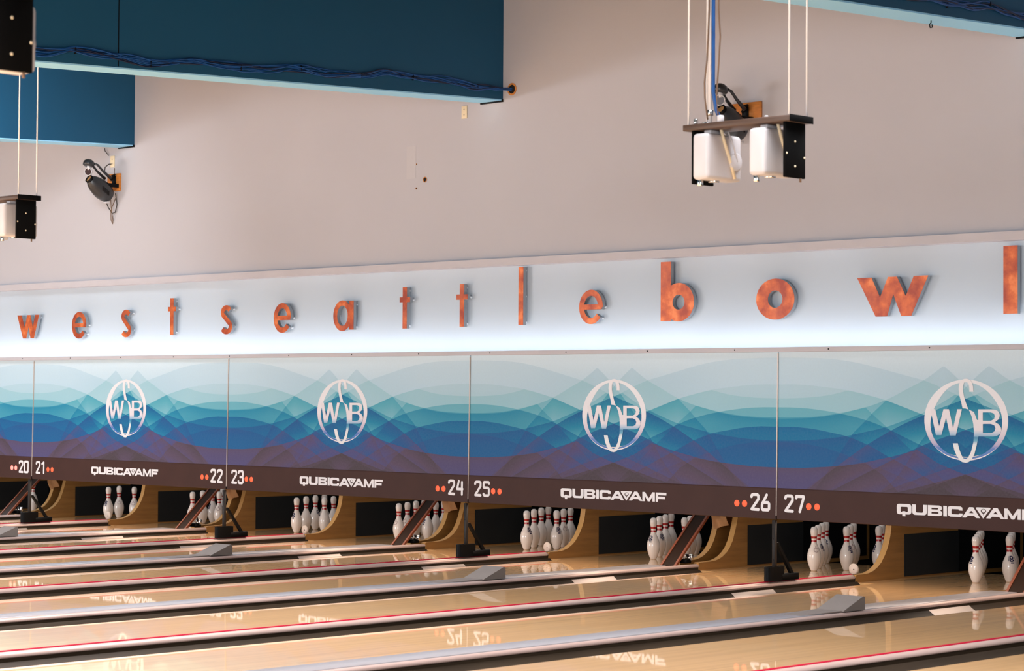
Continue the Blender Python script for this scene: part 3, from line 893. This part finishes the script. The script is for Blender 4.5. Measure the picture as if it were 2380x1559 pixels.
def mask(k):
    a, b = 21 + 2 * k, 22 + 2 * k
    lab = 'blue mountain print panel above lanes %s and %s' % (WORD[a], WORD[b])
    m = thing('pinsetter_mask', (k * P, 0, ZT), lab, 'pinsetter mask', 'printed masks over the pins', (math.atan2(TILT, H), 0, 0))
    m.rotation_euler = (-math.atan2(TILT, H), 0, 0)
    g = 0.004
    zb_ = 0.7835 - ZT
    MB().box(g, P - g, 0.0, 0.018, zb_ - 0.004, 0.0).build('printed_board', M['graphic'], m)
    # lower band, its top edge rolled back
    pr = [(-0.002, zb_ + 0.002), (-0.006, zb_ - 0.006), (-0.007, zb_ - 0.02), (-0.007, -H + 0.004), (-0.003, -H), (0.018, -H), (0.018, zb_)]
    bd = MB()
    vs = [(g, y, z) for y, z in pr] + [(P - g, y, z) for y, z in pr]
    n = len(pr)
    bd.add(vs, [(i, (i + 1) % n, (i + 1) % n + n, i + n) for i in range(n)] + [tuple(range(n))[::-1], tuple(range(n, 2 * n))])
    bd.build('lower_band', M['brown_band'], m)
    MB().box(P - g + 0.0005, P + g - 0.0005, -0.010, 0.016, -H + 0.03, -0.012).build('edge_strip', M['silver_edge'], m)
    MB().box(P - g, P + g, -0.012, 0.014, -H - 0.002, -H + 0.03).build('edge_foot', M['black'], m)
    # emblem
    yy = -0.0010

    def Z(l):
        return [(x, z - ZT) for x, z in l]
    cx, cz = 1.7255, 1.340
    n = 72
    out, inn = [], []
    for i in range(n):
        t = 2 * math.pi * i / n
        out.append((cx + 0.3585 * math.cos(t), cz + 0.298 * math.sin(t)))
        bulge = 0.030 * max(0, math.cos(t - R(150))) ** 6 + 0.016 * max(0, math.cos(t - R(38))) ** 6
        inn.append((cx - 0.001 + (0.314 - bulge) * math.cos(t), cz + 0.0005 + (0.2785 - bulge * 0.8) * math.sin(t)))
    lg = MB().flat([Z(out), Z(inn)], yy).build('emblem_ring', M['logo_ring'], m)
    th = MB()
    for rr, rz, a0, a1, ww in ((0.356, 0.296, 218, 322, 0.010), (0.318, 0.274, 245, 295, 0.006)):
        pts = circle(rr, 30, cx, cz, rz, R(a0), R(a1))
        pin = circle(rr - 0.002, 30, cx, cz + 0.001, rz - 0.002, R(a0), R(a1))
        mid = len(pts) // 2
        inner = [(p_[0], p_[1] + ww * math.sin(math.pi * i / (len(pts) - 1))) for i, p_ in enumerate(pts)]
        th.flat([Z(pts + inner[::-1])], yy * 2)
    th.build('ring_highlight', M['white_print'], m)
    MB().flat([Z(S_UP)], yy * 3).flat([Z(S_DN)], yy * 3).flat([Z(W_L)], yy * 3).flat([Z(l) for l in B_L], yy * 3).build('emblem_letters', M['logo'], m)
    # maker lettering
    le = MB()
    for gl in LETTERING:
        le.flat([Z(l) for l in gl], -0.0085)
    le.build('lettering', M['white_print'], m)
    hN, wN = 0.136, 0.088
    z0 = 0.601 - ZT
    number_mesh(str(a), 0.080, z0, hN, wN, 0.018, 0.024, -0.0085).build('lane_number', M['white_print'], m)
    number_mesh(str(b), P - 0.256, z0, hN, wN, 0.018, 0.024, -0.0085).build('lane_number', M['white_print'], m)
    for x in (0.314, 0.393, P - 0.396, P - 0.318):
        lit = (k == -1 and x > 1)
        MB().lathe([(0.0, 0.0035), (0.018, 0.003), (0.0265, 0.0)], 20, (x, -0.007, 0.652 - ZT), (0, -1, 0)).build('signal_dot', M['pink_lamp'] if lit else M['orange_print'], m)
    return m


for k in range(-1, 4):
    mask(k)


# ------------------------------------------------------------------ copper letters
W_THIN = [(0, 1), (.20, 1), (.355, .44), (.455, 1), (.605, 1), (.72, .46), (.83, 1), (1, 1), (.775, 0), (.625, 0), (.53, .52), (.425, 0), (.275, 0)]
W_BOLD = [(0, 1), (.204, 1), (.328, .49), (.44, 1), (.565, 1), (.69, .50), (.80, 1), (1, 1), (.765, 0), (.627, 0), (.514, .56), (.428, 0), (.266, 0)]


def L_w(mb, W, h, y0, y1):
    mb.prism([[(a * W, b * h) for a, b in (W_THIN if W < .5 else W_BOLD)]], y0, y1, 'y')


def ring(mb, cx, cz, ro, rzo, ri, rzi, y0, y1):
    mb.prism([circle(ro, 40, cx, cz, rzo), circle(ri, 40, cx, cz, rzi)], y0, y1, 'y')


def arc(mb, cx, cz, ro, rzo, ri, rzi, a0, a1, y0, y1, n=40):
    o = circle(ro, n, cx, cz, rzo, R(a0), R(a1))
    i = circle(ri, n, cx, cz, rzi, R(a0), R(a1))
    mb.prism([o + i[::-1]], y0, y1, 'y')


def ribbon(mb, pts, w, y0, y1):
    Lp, Rp = [], []
    n = len(pts)
    for i, p_ in enumerate(pts):
        a = pts[max(i - 1, 0)]
        b = pts[min(i + 1, n - 1)]
        dx, dz = b[0] - a[0], b[1] - a[1]
        l = math.hypot(dx, dz)
        nx, nz = -dz / l * w / 2, dx / l * w / 2
        Lp.append((p_[0] + nx, p_[1] + nz))
        Rp.append((p_[0] - nx, p_[1] - nz))
    mb.prism([Lp + Rp[::-1]], y0, y1, 'y')


def box2(mb, x0, x1, z0, z1, y0, y1):
    mb.prism([[(x0, z0), (x1, z0), (x1, z1), (x0, z1)]], y0, y1, 'y')


def glyph(ch, W, h, y0, y1):
    """letter shape with its lower left corner at the origin"""
    mb = MB()
    mb.step = 0.0002
    if ch == 'w':
        L_w(mb, W, h, y0, y1)
    elif ch == 'e':
        c = h / 2
        arc(mb, W / 2, c, W / 2, c, W / 2 - .055, c - .052, -2, 322, y0, y1)
        box2(mb, .03, W - .012, c - .022, c + .022, y0, y1)
    elif ch == 's':
        st = .052
        r1 = (W - st) / 2 * .90
        r2 = (W - st) / 2
        zc1 = h - st / 2 - r1 * .78
        zc2 = st / 2 + r2 * .78
        pts = []
        for i in range(13):
            t = R(28 + (205 - 28) * i / 12)
            pts.append((W / 2 + r1 * math.cos(t), zc1 + r1 * .78 * math.sin(t)))
        for i in range(13):
            t = R(25 - (25 + 152) * i / 12)
            pts.append((W / 2 + r2 * math.cos(t), zc2 + r2 * .78 * math.sin(t)))
        ribbon(mb, pts, st, y0, y1)
    elif ch == 't':
        box2(mb, W / 2 - .028, W / 2 + .028, 0, h, y0, y1)
        box2(mb, 0, W, .245, .292, y0, y1)
    elif ch == 'a':
        ring(mb, W * .45, h / 2, W * .45, h / 2, W * .45 - .055, h / 2 - .05, y0, y1)
        box2(mb, W - .062, W, .012, h - .006, y0, y1)
    elif ch == 'l':
        box2(mb, 0, W, 0, h, y0, y1)
    elif ch == 'b':
        box2(mb, 0, .112, .006, h, y0, y1)
        ring(mb, W - .165, .159, .165, .159, .064, .062, y0, y1)
    elif ch == 'o':
        ring(mb, W / 2, h / 2, W / 2, h / 2, .0725, .069, y0, y1)
    return mb


LET = [('w', -0.401, .432, 2.104, .262), ('e', .667, .268, 2.088, .292), ('s', 1.570, .184, 2.090, .295), ('t', 2.392, .135, 2.105, .382), ('s', 3.266, .192, 2.098, .295),
       ('e', 4.108, .264, 2.100, .293), ('a', 5.000, .291, 2.103, .294), ('t', 5.932, .140, 2.113, .384), ('t', 6.688, .142, 2.118, .386), ('l', 7.470, .058, 2.120, .513),
       ('e', 8.196, .273, 2.113, .294), ('b', 9.113, .358, 2.118, .497), ('o', 10.113, .379, 2.113, .327), ('w', 11.090, .646, 2.118, .300), ('l', 12.380, .118, 2.116, .495)]
LTXT = ['copper letter w, first of the row above lane 20', 'copper letter e between w and the first thin s', 'thin copper letter s, left one of the two', 'copper letter t standing between the two letters s',
        'thin copper letter s, right one before the e', 'copper letter e between s and a', 'copper letter a with round bowl on the light fascia', 'copper letter t right after the a', 'copper letter t just left of the thin l',
        'tall thin copper letter l in the middle of the row', 'copper letter e just left of the bold b', 'bold copper letter b with tall stem', 'bold copper letter o, thick ring', 'bold wide copper letter w beside the o', 'bold copper letter l at the right edge']
for (ch, x, W, z, h), lab in zip(LET, LTXT):
    x -= 0.028 * (CX - x) / 14.08
    o = thing('sign_letter', (x, 0.13, z), lab, 'letter', 'copper letters on the fascia')
    glyph(ch, W, h, -0.072, -0.069).build('face', M['copper'], o)
    glyph(ch, W, h, -0.069, -0.035).build('letter_side', M['letter_side'], o)
    spots = {'w': [(.03, h - .03), (W - .05, h - .03), (W * .33, .03), (W * .67, .03)], 'e': [(W / 2, h - .025), (W - .03, h * .5), (.03, h * .5), (W * .8, .05)], 's': [(W * .75, h - .04), (W * .8, .08), (.05, .04)],
             't': [(W / 2, h - .03), (W - .02, .268), (W / 2, .03)], 'a': [(W - .03, h - .04), (W - .03, .04), (.03, h / 2)], 'l': [(W / 2, h - .03), (W / 2, h / 2), (W / 2, .03)], 'b': [(.05, h - .04), (.05, .05), (W - .05, .16)], 'o': [(.05, h / 2), (W - .05, h / 2)]}[ch]
    for sx, sz in spots:
        MB().lathe([(0.009, 0.0), (0.009, 0.036), (0.0, 0.036)], 10, (sx, 0.0, sz), (0, -1, 0)).build('standoff', M['standoff'], o)

# ------------------------------------------------------------------ lanes, gutters, dividers
YD = 2.50                     # back of the pin deck


def lane_edges(n):
    if n % 2 == 0:
        k = (n - 20) / 2
        return (k * P - 1.7266 + 0.353, k * P - 0.3216, k * P - 0.8486)
    k = (n - 21) / 2
    return (k * P + 0.280, k * P + 1.7266 - 0.424, k * P + 1.7266 - 0.951)


def gutter_profile(x0, x1, depth=0.052):
    n = 14
    c = (x0 + x1) / 2
    hw = (x1 - x0) / 2
    rr = (hw * hw + depth * depth) / (2 * depth)
    a0 = math.asin(hw / rr)
    return [(c + rr * math.sin(-a0 + 2 * a0 * i / n), -0.004 + rr - depth - rr * math.cos(-a0 + 2 * a0 * i / n)) for i in range(n + 1)]


LANE_WORDS = {18: 'beyond the far left edge', 19: 'at the far left edge of the photo', 30: 'outside the bottom right corner', 29: 'at the bottom right corner', 28: 'second from the bottom right corner'}
for n in range(18, 31):
    x0, x1, xc = lane_edges(n)
    lab = 'glossy maple bowling lane ' + LANE_WORDS.get(n, 'leading to the pins of lane ' + WORD[n])
    ln = thing('bowling_lane', (xc, 0, 0), lab, 'lane', 'bowling lanes')
    MB().box(x0 - xc, x1 - xc, YF, YD, -0.05, 0.0).build('lane_surface', M['lane'], ln)
    even = n % 2 == 0
    gl0, gl1 = (x0 - 0.263, x0) if even else (x0 - 0.249, x0)
    gr0, gr1 = (x1, x1 + 0.2366) if even else (x1, x1 + 0.224)
    for g0, g1 in ((gl0, gl1), (gr0, gr1)):
        MB().extr_y(gutter_profile(g0 - xc, g1 - xc), YF, 1.02).build('gutter', M['gutter'], ln)
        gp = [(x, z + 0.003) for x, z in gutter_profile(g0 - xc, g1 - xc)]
        MB().extr_y(gp, -0.62, -0.10).build('gutter_plate', M['gutter_plate'], ln)  # bright strip stands in for the lamp mirrored in the gutter
        # flat gutter beside the pin deck
        MB().add([(g0 - xc, 1.02, -0.012), (g1 - xc, 1.02, -0.012), (g1 - xc, YD, -0.012), (g0 - xc, YD, -0.012), (g0 - xc, 1.02, -0.04), (g1 - xc, 1.02, -0.04), (g1 - xc, YD, -0.04), (g0 - xc, YD, -0.04)],
                 [(0, 1, 2, 3), (0, 4, 5, 1), (4, 7, 6, 5), (1, 5, 6, 2), (2, 6, 7, 3), (3, 7, 4, 0)]).build('deck_gutter', M['lane'], ln)

for k in range(-1, 6):
    lab = 'low divider with a red strip between lanes %s and %s' % (WORD[20 + 2 * k], WORD[21 + 2 * k])
    dv = thing('lane_divider', (k * P, 0, 0), lab, 'divider', 'red striped lane dividers')
    prof = [(-0.085, -0.10), (-0.085, 0.030), (-0.078, 0.042), (-0.060, 0.049), (-0.002, 0.0515), (0.010, 0.0485), (0.020, 0.042), (0.0265, 0.033), (0.028, 0.025), (0.028, 0.020), (0.024, 0.018)]
    MB().extr_y(prof, YF, 1.0).build('cap', M['cap'], dv)
    MB().box(-0.08, 0.026, YF, 0.998, -0.11, 0.019).build('divider_body', M['gutter'], dv)
    MB().extr_y([(-0.022, 0.0500), (-0.021, 0.0570), (-0.017, 0.0590), (-0.009, 0.0590), (-0.006, 0.0570), (-0.005, 0.0505)], YF, 0.995).build('red_strip', M['red'], dv)
    MB().prism([[(x, z) for x, z in prof]], 0.99, 1.0, 'y').build('end_cap', M['cap'], dv)

for k in range(-1, 5):
    xm = k * P + P / 2
    lab = 'grey ball return cap between lanes %s and %s' % (WORD[21 + 2 * k], WORD[22 + 2 * k])
    rc = thing('ball_return_cap', (xm, 0, 0), lab, 'ball return', 'grey ball return caps')
    flat_p = [(-0.20, -0.10), (-0.20, 0.030), (-0.194, 0.0435), (-0.18, 0.047), (0.042, 0.047), (0.046, 0.0455), (0.047, 0.036)]
    MB().extr_y(flat_p, YF, 0.62).build('flat_top', M['cap_flat'], rc)
    rail = [(0.0545, 0.034), (0.0555, 0.041), (0.060, 0.0435), (0.066, 0.044), (0.075, 0.0425), (0.083, 0.037), (0.0885, 0.030), (0.0895, 0.022), (0.089, 0.017), (0.085, 0.015)]
    MB().extr_y(rail, YF, 1.015).build('side_rail', M['cap'], rc)
    MB().box(0.0465, 0.0550, YF, 0.62, 0.02, 0.0405).build('groove', M['groove'], rc)
    b = MB().box(-0.196, 0.086, YF, 0.60, -0.11, 0.016)
    b.box(0.03, 0.086, 0.60, 1.01, -0.11, 0.016)
    b.box(-0.196, -0.15, 0.60, 1.01, -0.11, 0.016)
    b.build('return_body', M['gutter'], rc)

# grey wedge on every ball return cap
for k in range(0, 4):
    xm = k * P + P / 2
    lab = 'grey plastic wedge on the ball return between lanes %s and %s' % (WORD[21 + 2 * k], WORD[22 + 2 * k])
    wd = thing('return_wedge', (xm, -1.62, 0.0495), lab, 'wedge', 'grey wedges on the ball returns')
    prof = [(0.0, 0.0), (0.245, 0.0), (0.245, 0.088), (0.225, 0.092), (0.0, 0.006)]
    mb = MB().prism([prof], -0.145, 0.078, 'x')
    mb.build('wedge_body', M['wedge'], wd)
    MB().add([(-0.145, 0.0, 0.006), (0.06, 0.0, 0.006), (0.035, -0.42, -0.0015), (-0.12, -0.42, -0.0015), (-0.145, 0.0, -0.0022), (0.06, 0.0, -0.0022), (0.035, -0.42, -0.0022), (-0.12, -0.42, -0.0022)],
             [(0, 3, 2, 1), (0, 4, 7, 3), (2, 6, 5, 1), (3, 7, 6, 2), (4, 5, 6, 7), (0, 1, 5, 4)]).build('flared_tongue', M['wedge'], wd)

# posts that carry the mask panels
for k in range(0, 4):
    xm = k * P
    lab = 'black steel post standing on the divider between numbers %s and %s' % (WORD[20 + 2 * k], WORD[21 + 2 * k])
    ps = thing('mask_post', (xm, 0, 0.0595), lab, 'post', 'black posts under the panel joints')
    MB().rbox(-0.014, 0.016, -0.060, -0.030, 0.0, 0.476, 0.003, 1).build('post_tube', M['post'], ps)
    q = MB()
    pts = circle(0.034, 24, 0, 0)
    # oval open sleeve
    outer = [(x * 1.0, -0.045 + (0.075 * (1 if y > 0 else -1) + y)) for x, y in pts]
    inner = [(x * 0.82, -0.045 + (0.075 * (1 if y > 0 else -1) + y * 0.82)) for x, y in pts]
    q.prism([outer, inner], 0.0, 0.112, 'z')
    q.build('sleeve', M['black'], ps, sharp=40)
    MB().rbox(-0.033, 0.033, -0.06, 0.235, 0.0, 0.052, 0.004, 1).build('foot', M['black'], ps)
    MB().prism([[(0.155, 0.05), (0.19, 0.05), (-0.005, 0.30), (-0.032, 0.30)]], -0.012, 0.016, 'x').build('brace', M['black'], ps)
    q = MB()
    for z in (0.30, 0.10 + 0.035):
        q.lathe([(0.0045, 0.0), (0.0045, 0.001), (0, 0.001)], 8, (0.001, -0.060, z + 0.03), (0, -1, 0))
    q.build('rivets', M['hole'], ps)

# ------------------------------------------------------------------ kickbacks beside the pin decks
S_PROF = [(1.003, -.035), (1.004, .040), (1.015, .050), (1.10, .051), (1.18, .055), (1.25, .072), (1.31, .10), (1.36, .135), (1.41, .19), (1.45, .25), (1.478, .31), (1.495, .37), (1.505, .43), (1.515, .95), (3.55, .95), (3.55, -.035)]
M_PROF = [(1.015, -.035), (1.010, .050), (1.03, .056), (1.16, .057), (1.24, .063), (1.30, .078), (1.345, .096), (1.40, .13), (1.44, .168), (1.48, .225), (1.512, .30), (1.535, .37), (1.552, .43), (1.565, .95), (3.55, .95), (3.55, -.035)]


def kickback(x0, x1, prof, label, pads, ply=True):
    kb = thing('kickback_board', ((x0 + x1) / 2, prof[0][0], 0), label, 'board', 'curved wooden boards beside the pins')
    ox, oy = (x0 + x1) / 2, prof[0][0]
    hw = (x1 - x0) / 2
    pr = [(y - oy, z) for y, z in prof]
    for s in (-1, 1):
        MB().prism([pr], s * hw, s * (hw - 0.0015), 'x').build('side_face', M['kick'], kb)
    inner = [(y - oy + (0.0 if y > 3 else 0.0), z) for y, z in prof]
    MB().prism([inner], -hw + 0.0016, hw - 0.0016, 'x').build('plywood_core', M['ply'], kb)
    for s in pads:
        q = MB().box(s * hw, s * (hw + 0.006), 1.69 - oy, 2.506 - oy, 0.001, 0.355)
        q.build('black_pad', M['pad'], kb)
        MB().box(s * hw, s * (hw + 0.004), 2.506 - oy, 3.5 - oy, 0.001, 0.42).build('pit_lining', M['black_matt'], kb)
    return kb


for k in range(-1, 5):
    x = k * P
    kickback(x - .03, x + .03, S_PROF, 'single curved plywood board behind the red divider of lanes %s and %s' % (WORD[20 + 2 * k], WORD[21 + 2 * k]), (-1, 1))
    dc = thing('rail_cap_disc', (x, 1.012, 0.051), 'round white disc on the end of the divider between lanes %s and %s' % (WORD[20 + 2 * k], WORD[21 + 2 * k]), 'disc', 'white discs on the divider ends')
    MB().lathe([(0.0, 0.010), (0.036, 0.010), (0.0445, 0.005), (0.0455, -0.004), (0.044, -0.01), (0.0, -0.01)], 28, (0, 0, 0.0455), (0, -1, 0)).build('disc_body', M['disc'], dc)
    MB().lathe([(0.0, 0.012), (0.005, 0.011), (0.006, 0.010)], 10, (0.008, 0, 0.043), (0, -1, 0)).build('centre_screw', M['hole'], dc)
for k in range(-1, 4):
    x = k * P + P / 2
    kickback(x - .18, x - .12, M_PROF, 'left of the two curved boards by the ball lift of lanes %s and %s' % (WORD[21 + 2 * k], WORD[22 + 2 * k]), (-1,))
    kickback(x + .03, x + .09, M_PROF, 'right of the two curved boards by the ball lift of lanes %s and %s' % (WORD[21 + 2 * k], WORD[22 + 2 * k]), (1,))
    # sloping ball lift: two wooden rails with a dark trough between
    lf = thing('ball_lift', (x, 0.74, 0.03), 'dark sloping ball lift with wooden edges between lanes %s and %s' % (WORD[21 + 2 * k], WORD[22 + 2 * k]), 'ball lift', 'sloping ball lifts')
    sl = [(0.0, -0.02), (0.03, -0.02), (0.685, 0.60), (0.655, 0.60)]
    for xx, nm in ((-.145, 'rail'), (.006, 'rail')):
        MB().prism([sl], xx, xx + 0.022, 'x').build(nm, M['rust_wood'], lf)
    MB().prism([[(0.008, -0.02), (0.022, -0.02), (0.677, 0.60), (0.663, 0.60)]], -.123, .006, 'x').build('trough', M['dark_rail'], lf)
    # crumpled canvas sling between the boards
    nu, nv = 14, 10
    vs, fs = [], []
    rnd = random.Random(k + 5)
    for i in range(nu + 1):
        u = i / nu
        for j in range(nv + 1):
            v = j / nv
            xx = -.119 + .148 * u
            sag = math.sin(math.pi * u) ** 0.8
            z = 0.60 - v * (0.24 + 0.04 * (1 - u)) + 0.0
            y = 1.50 - 0.10 * math.sin(math.pi * v * 0.9) * (0.5 + 0.5 * sag) + 0.012 * math.sin(9 * u + 5 * v) + rnd.uniform(-.004, .004)
            vs.append((xx, y, z))
    for i in range(nu):
        for j in range(nv):
            a = i * (nv + 1) + j
            fs.append((a, a + 1, a + nv + 2, a + nv + 1))
    n0 = len(vs)
    vs += [(a, b + 0.006, c_) for a, b, c_ in vs]
    fs += [tuple(q + n0 for q in f[::-1]) for f in fs]
    cv = MB().add([(a + x, b, c_) for a, b, c_ in vs], fs, True).build('canvas_sling', M['canvas'])
    tag(cv, 'crumpled beige cloth above the curved boards between lanes %s and %s' % (WORD[21 + 2 * k], WORD[22 + 2 * k]), 'cloth', 'beige cloths by the ball lifts')
    # small steel gate at the foot of the lift
    gt = thing('ball_gate', (x - 0.03, 0.93, 0.0495), 'small steel gate at the foot of the lift between lanes %s and %s' % (WORD[21 + 2 * k], WORD[22 + 2 * k]), 'gate', 'steel gates at the ball lifts')
    MB().rbox(-0.115, 0.055, -0.02, 0.06, 0.0, 0.035, 0.004, 1).build('gate_base', M['black'], gt)
    MB().rbox(0.03, 0.105, 0.0, 0.03, 0.03, 0.082, 0.004, 1).build('gate_plate', M['chrome'], gt)
    q = MB()
    for px_, pz_ in ((-0.09, 0.035), (-0.05, 0.045), (0.10, 0.05), (0.04, 0.05)):
        q.lathe([(0.007, 0), (0.007, 0.012), (0.0, 0.014)], 10, (px_, -0.02, pz_), (0, -1, 0.3))
    q.build('gate_bolts', M['chrome'], gt)

# lit panels that shine on the pin decks from behind the masks
for k in range(-1, 4):
    pl = MB().box(k * P + 0.10, (k + 1) * P - 0.10, 0.12, 0.70, 0.70, 0.72).build('pin_light', emit_mat('warm_pin_light', (1.0, 0.84, 0.70, 1) if k > -1 else (0.86, 0.92, 1.0, 1), 2.3))
    MB().box(k * P + 0.10, (k + 1) * P - 0.10, 0.72, 0.735, 0.56, 0.80).build('shade_plate', M['black'], pl)
    for hx in (0.6, 2.8):
        MB().box(k * P + hx, k * P + hx + 0.03, 0.13, 0.15, 0.72, 1.80).build('hanger', M['black'], pl)
    tag(pl, 'lit panel hidden behind the printed panels, seen only mirrored in the rails', 'light', 'lit panels over the pin decks')

# ------------------------------------------------------------------ pins
IN = 0.0254
PROF = [(0.0, 0.0), (1.0, 0.0), (1.03, .06), (1.414, .75), (1.70, 1.5), (1.953, 2.25), (2.13, 2.8), (2.255, 3.375), (2.34, 3.9), (2.383, 4.5), (2.36, 5.2), (2.281, 5.875), (2.10, 6.6), (1.851, 7.25), (1.54, 7.95), (1.236, 8.625), (1.08, 9.0), (.985, 9.375), (.92, 9.7),
        (.90, 10.0), (.905, 10.4), (.935, 10.875), (.985, 11.3), (1.047, 11.75), (1.13, 12.2), (1.203, 12.625), (1.26, 13.1), (1.273, 13.5), (1.235, 13.95), (1.12, 14.4), (.93, 14.7), (.62, 14.92), (.3, 14.99), (0.0, 15.0)]


def rad(zin):
    for (r0, h0), (r1, h1) in zip(PROF, PROF[1:]):
        if h0 <= zin <= h1 and h1 > h0:
            return (r0 + (r1 - r0) * (zin - h0) / (h1 - h0)) * IN
    return 0


pin_me = MB().lathe([(r * IN, h * IN) for r, h in PROF], 30).build('body', M['pin'])
bands = []
for a, b in ((9.75, 10.45), (11.0, 11.75)):
    pr = [(rad(a + (b - a) * i / 6) + 0.0005, (a + (b - a) * i / 6) * IN) for i in range(7)]
    bands.append(MB().lathe(pr, 30).build('band', M['pin_red']))
foot_me = MB().lathe([(1.0 * IN + .0004, 0.0006), (1.06 * IN + .0004, .10 * IN), (1.12 * IN + .0004, .28 * IN)], 30).build('foot_ring', M['pin_base'])


def emblem_mesh(kind):
    """print that follows the belly of the pin, centred on local +x"""
    mb = MB()
    n, m = 30, 34
    W_, H_ = 0.054, 0.066
    zc = 7.35 * IN

    def inside(a, b):         # a, b in -1..1
        if kind == 'crest':
            if -0.98 < a < -0.62 and -0.42 < b < 0.9:
                return not (abs(a + 0.80) < 0.07)
            for cz, hz in ((.50, .42), (-.22, .30)):
                d = ((a + .10) / .86) ** 2 + ((b - cz) / hz) ** 2
                if d < 1 and a > -.55:
                    return ((a + .05) / .26) ** 2 + ((b - cz) / (hz * .45)) ** 2 > 1
            return -.35 < a < .55 and -.95 < b < -.66
        d = (a / .75) ** 2 + ((b + .1) / .62) ** 2
        if b < 0.25:
            return 0.70 < d < 1
        if .15 < b < .32:
            return abs(a) < .72
        return abs(a) < .10 and b < .85
    for i in range(n):
        for j in range(m):
            a = -1 + 2 * (i + .5) / n
            b = -1 + 2 * (j + .5) / m
            if not inside(a, b):
                continue
            q = []
            for di, dj in ((0, 0), (1, 0), (1, 1), (0, 1)):
                z = zc + (-1 + 2 * (j + dj) / m) * H_ / 2
                r_ = rad(z / IN) + .0006
                t = (-1 + 2 * (i + di) / n) * W_ / 2 / (rad(7.35) + .0006)
                q.append((r_ * math.cos(t), r_ * math.sin(t), z))
            mb.add(q, [(0, 1, 2, 3)], True)
    return mb


emb = {'crest': emblem_mesh('crest').build('emblem', M['pin_blue']), 'crown': emblem_mesh('crown').build('emblem', M['pin_grey'])}
PROTO = [pin_me] + bands + [foot_me]
PIN_OFF = {1: (0, 0), 2: (-1, 1), 3: (1, 1), 4: (-2, 2), 5: (0, 2), 6: (2, 2), 7: (-3, 3), 8: (-1, 3), 9: (1, 3), 10: (3, 3)}
PIN_ROW = .3048 * math.sqrt(3) / 2
YP = 1.6166
RACK = {19: 'rack cut by the left edge', 20: 'sparse rack left of number twenty-two', 21: 'rack under number twenty-two', 22: 'rack right of number twenty-three', 23: 'rack under number twenty-four',
        24: 'rack right of number twenty-five', 25: 'rack left of number twenty-six', 26: 'rack right of number twenty-seven', 27: 'rack at the right edge'}
ROLE = {1: 'front', 2: 'second row left', 3: 'second row right', 4: 'third row left', 5: 'third row middle', 6: 'third row right', 7: 'back row far left', 8: 'back row inner left', 9: 'back row inner right', 10: 'back row far right'}
GONE = {20: (4, 7, 8, 9, 6, 10), 21: (5,)}
# print seen on the pin: (kind, angle to the right of the line to the camera)
FACE = {(27, 1): ('crest', -52), (27, 3): ('crest', 22), (26, 1): ('crown', 22), (26, 2): ('crest', 62), (26, 3): ('crest', 50), (26, 7): ('crest', 0), (26, 6): ('crest', -62), (26, 5): ('crown', 35),
        (25, 1): ('crest', -35), (25, 2): ('crest', 35), (24, 1): ('crest', 45), (24, 3): ('crest', 28), (24, 5): ('crown', 20), (23, 1): ('crown', -42), (23, 2): ('crown', -38), (23, 3): ('crest', -58), (23, 6): ('crest', -40),
        (22, 1): ('crest', -48), (22, 4): ('crest', 52), (21, 1): ('crown', 150), (21, 3): ('crown', -12), (21, 4): ('crest', -58), (20, 1): ('crest', -38), (20, 2): ('crown', 0), (20, 3): ('crown', -15), (19, 1): ('crest', -45)}
rnd = random.Random(3)
for n in range(19, 28):
    xc = lane_edges(n)[2]
    for i in range(1, 11):
        if i in GONE.get(n, ()):
            continue
        if n == 19 and i != 2:
            continue
        ox, oy = PIN_OFF[i]
        x, y = xc + ox * .1524, YP + oy * PIN_ROW
        kind, ang = FACE.get((n, i), ('crest', rnd.choice((110, 150, 180, 210, 250))))
        az = math.atan2(CY - y, CX - x) + R(ang)
        seen = 'white pin, ' + ROLE[i] + ' of the ' + RACK[n]
        t = thing('bowling_pin', (x, y, 0.0), seen, 'bowling pin', 'pins of lane ' + WORD[n], (0, 0, az))
        for pr in PROTO + [emb[kind]]:
            c_ = pr.copy()
            COL.objects.link(c_)
            c_.parent = t
for o in PROTO + list(emb.values()):
    bpy.data.objects.remove(o)
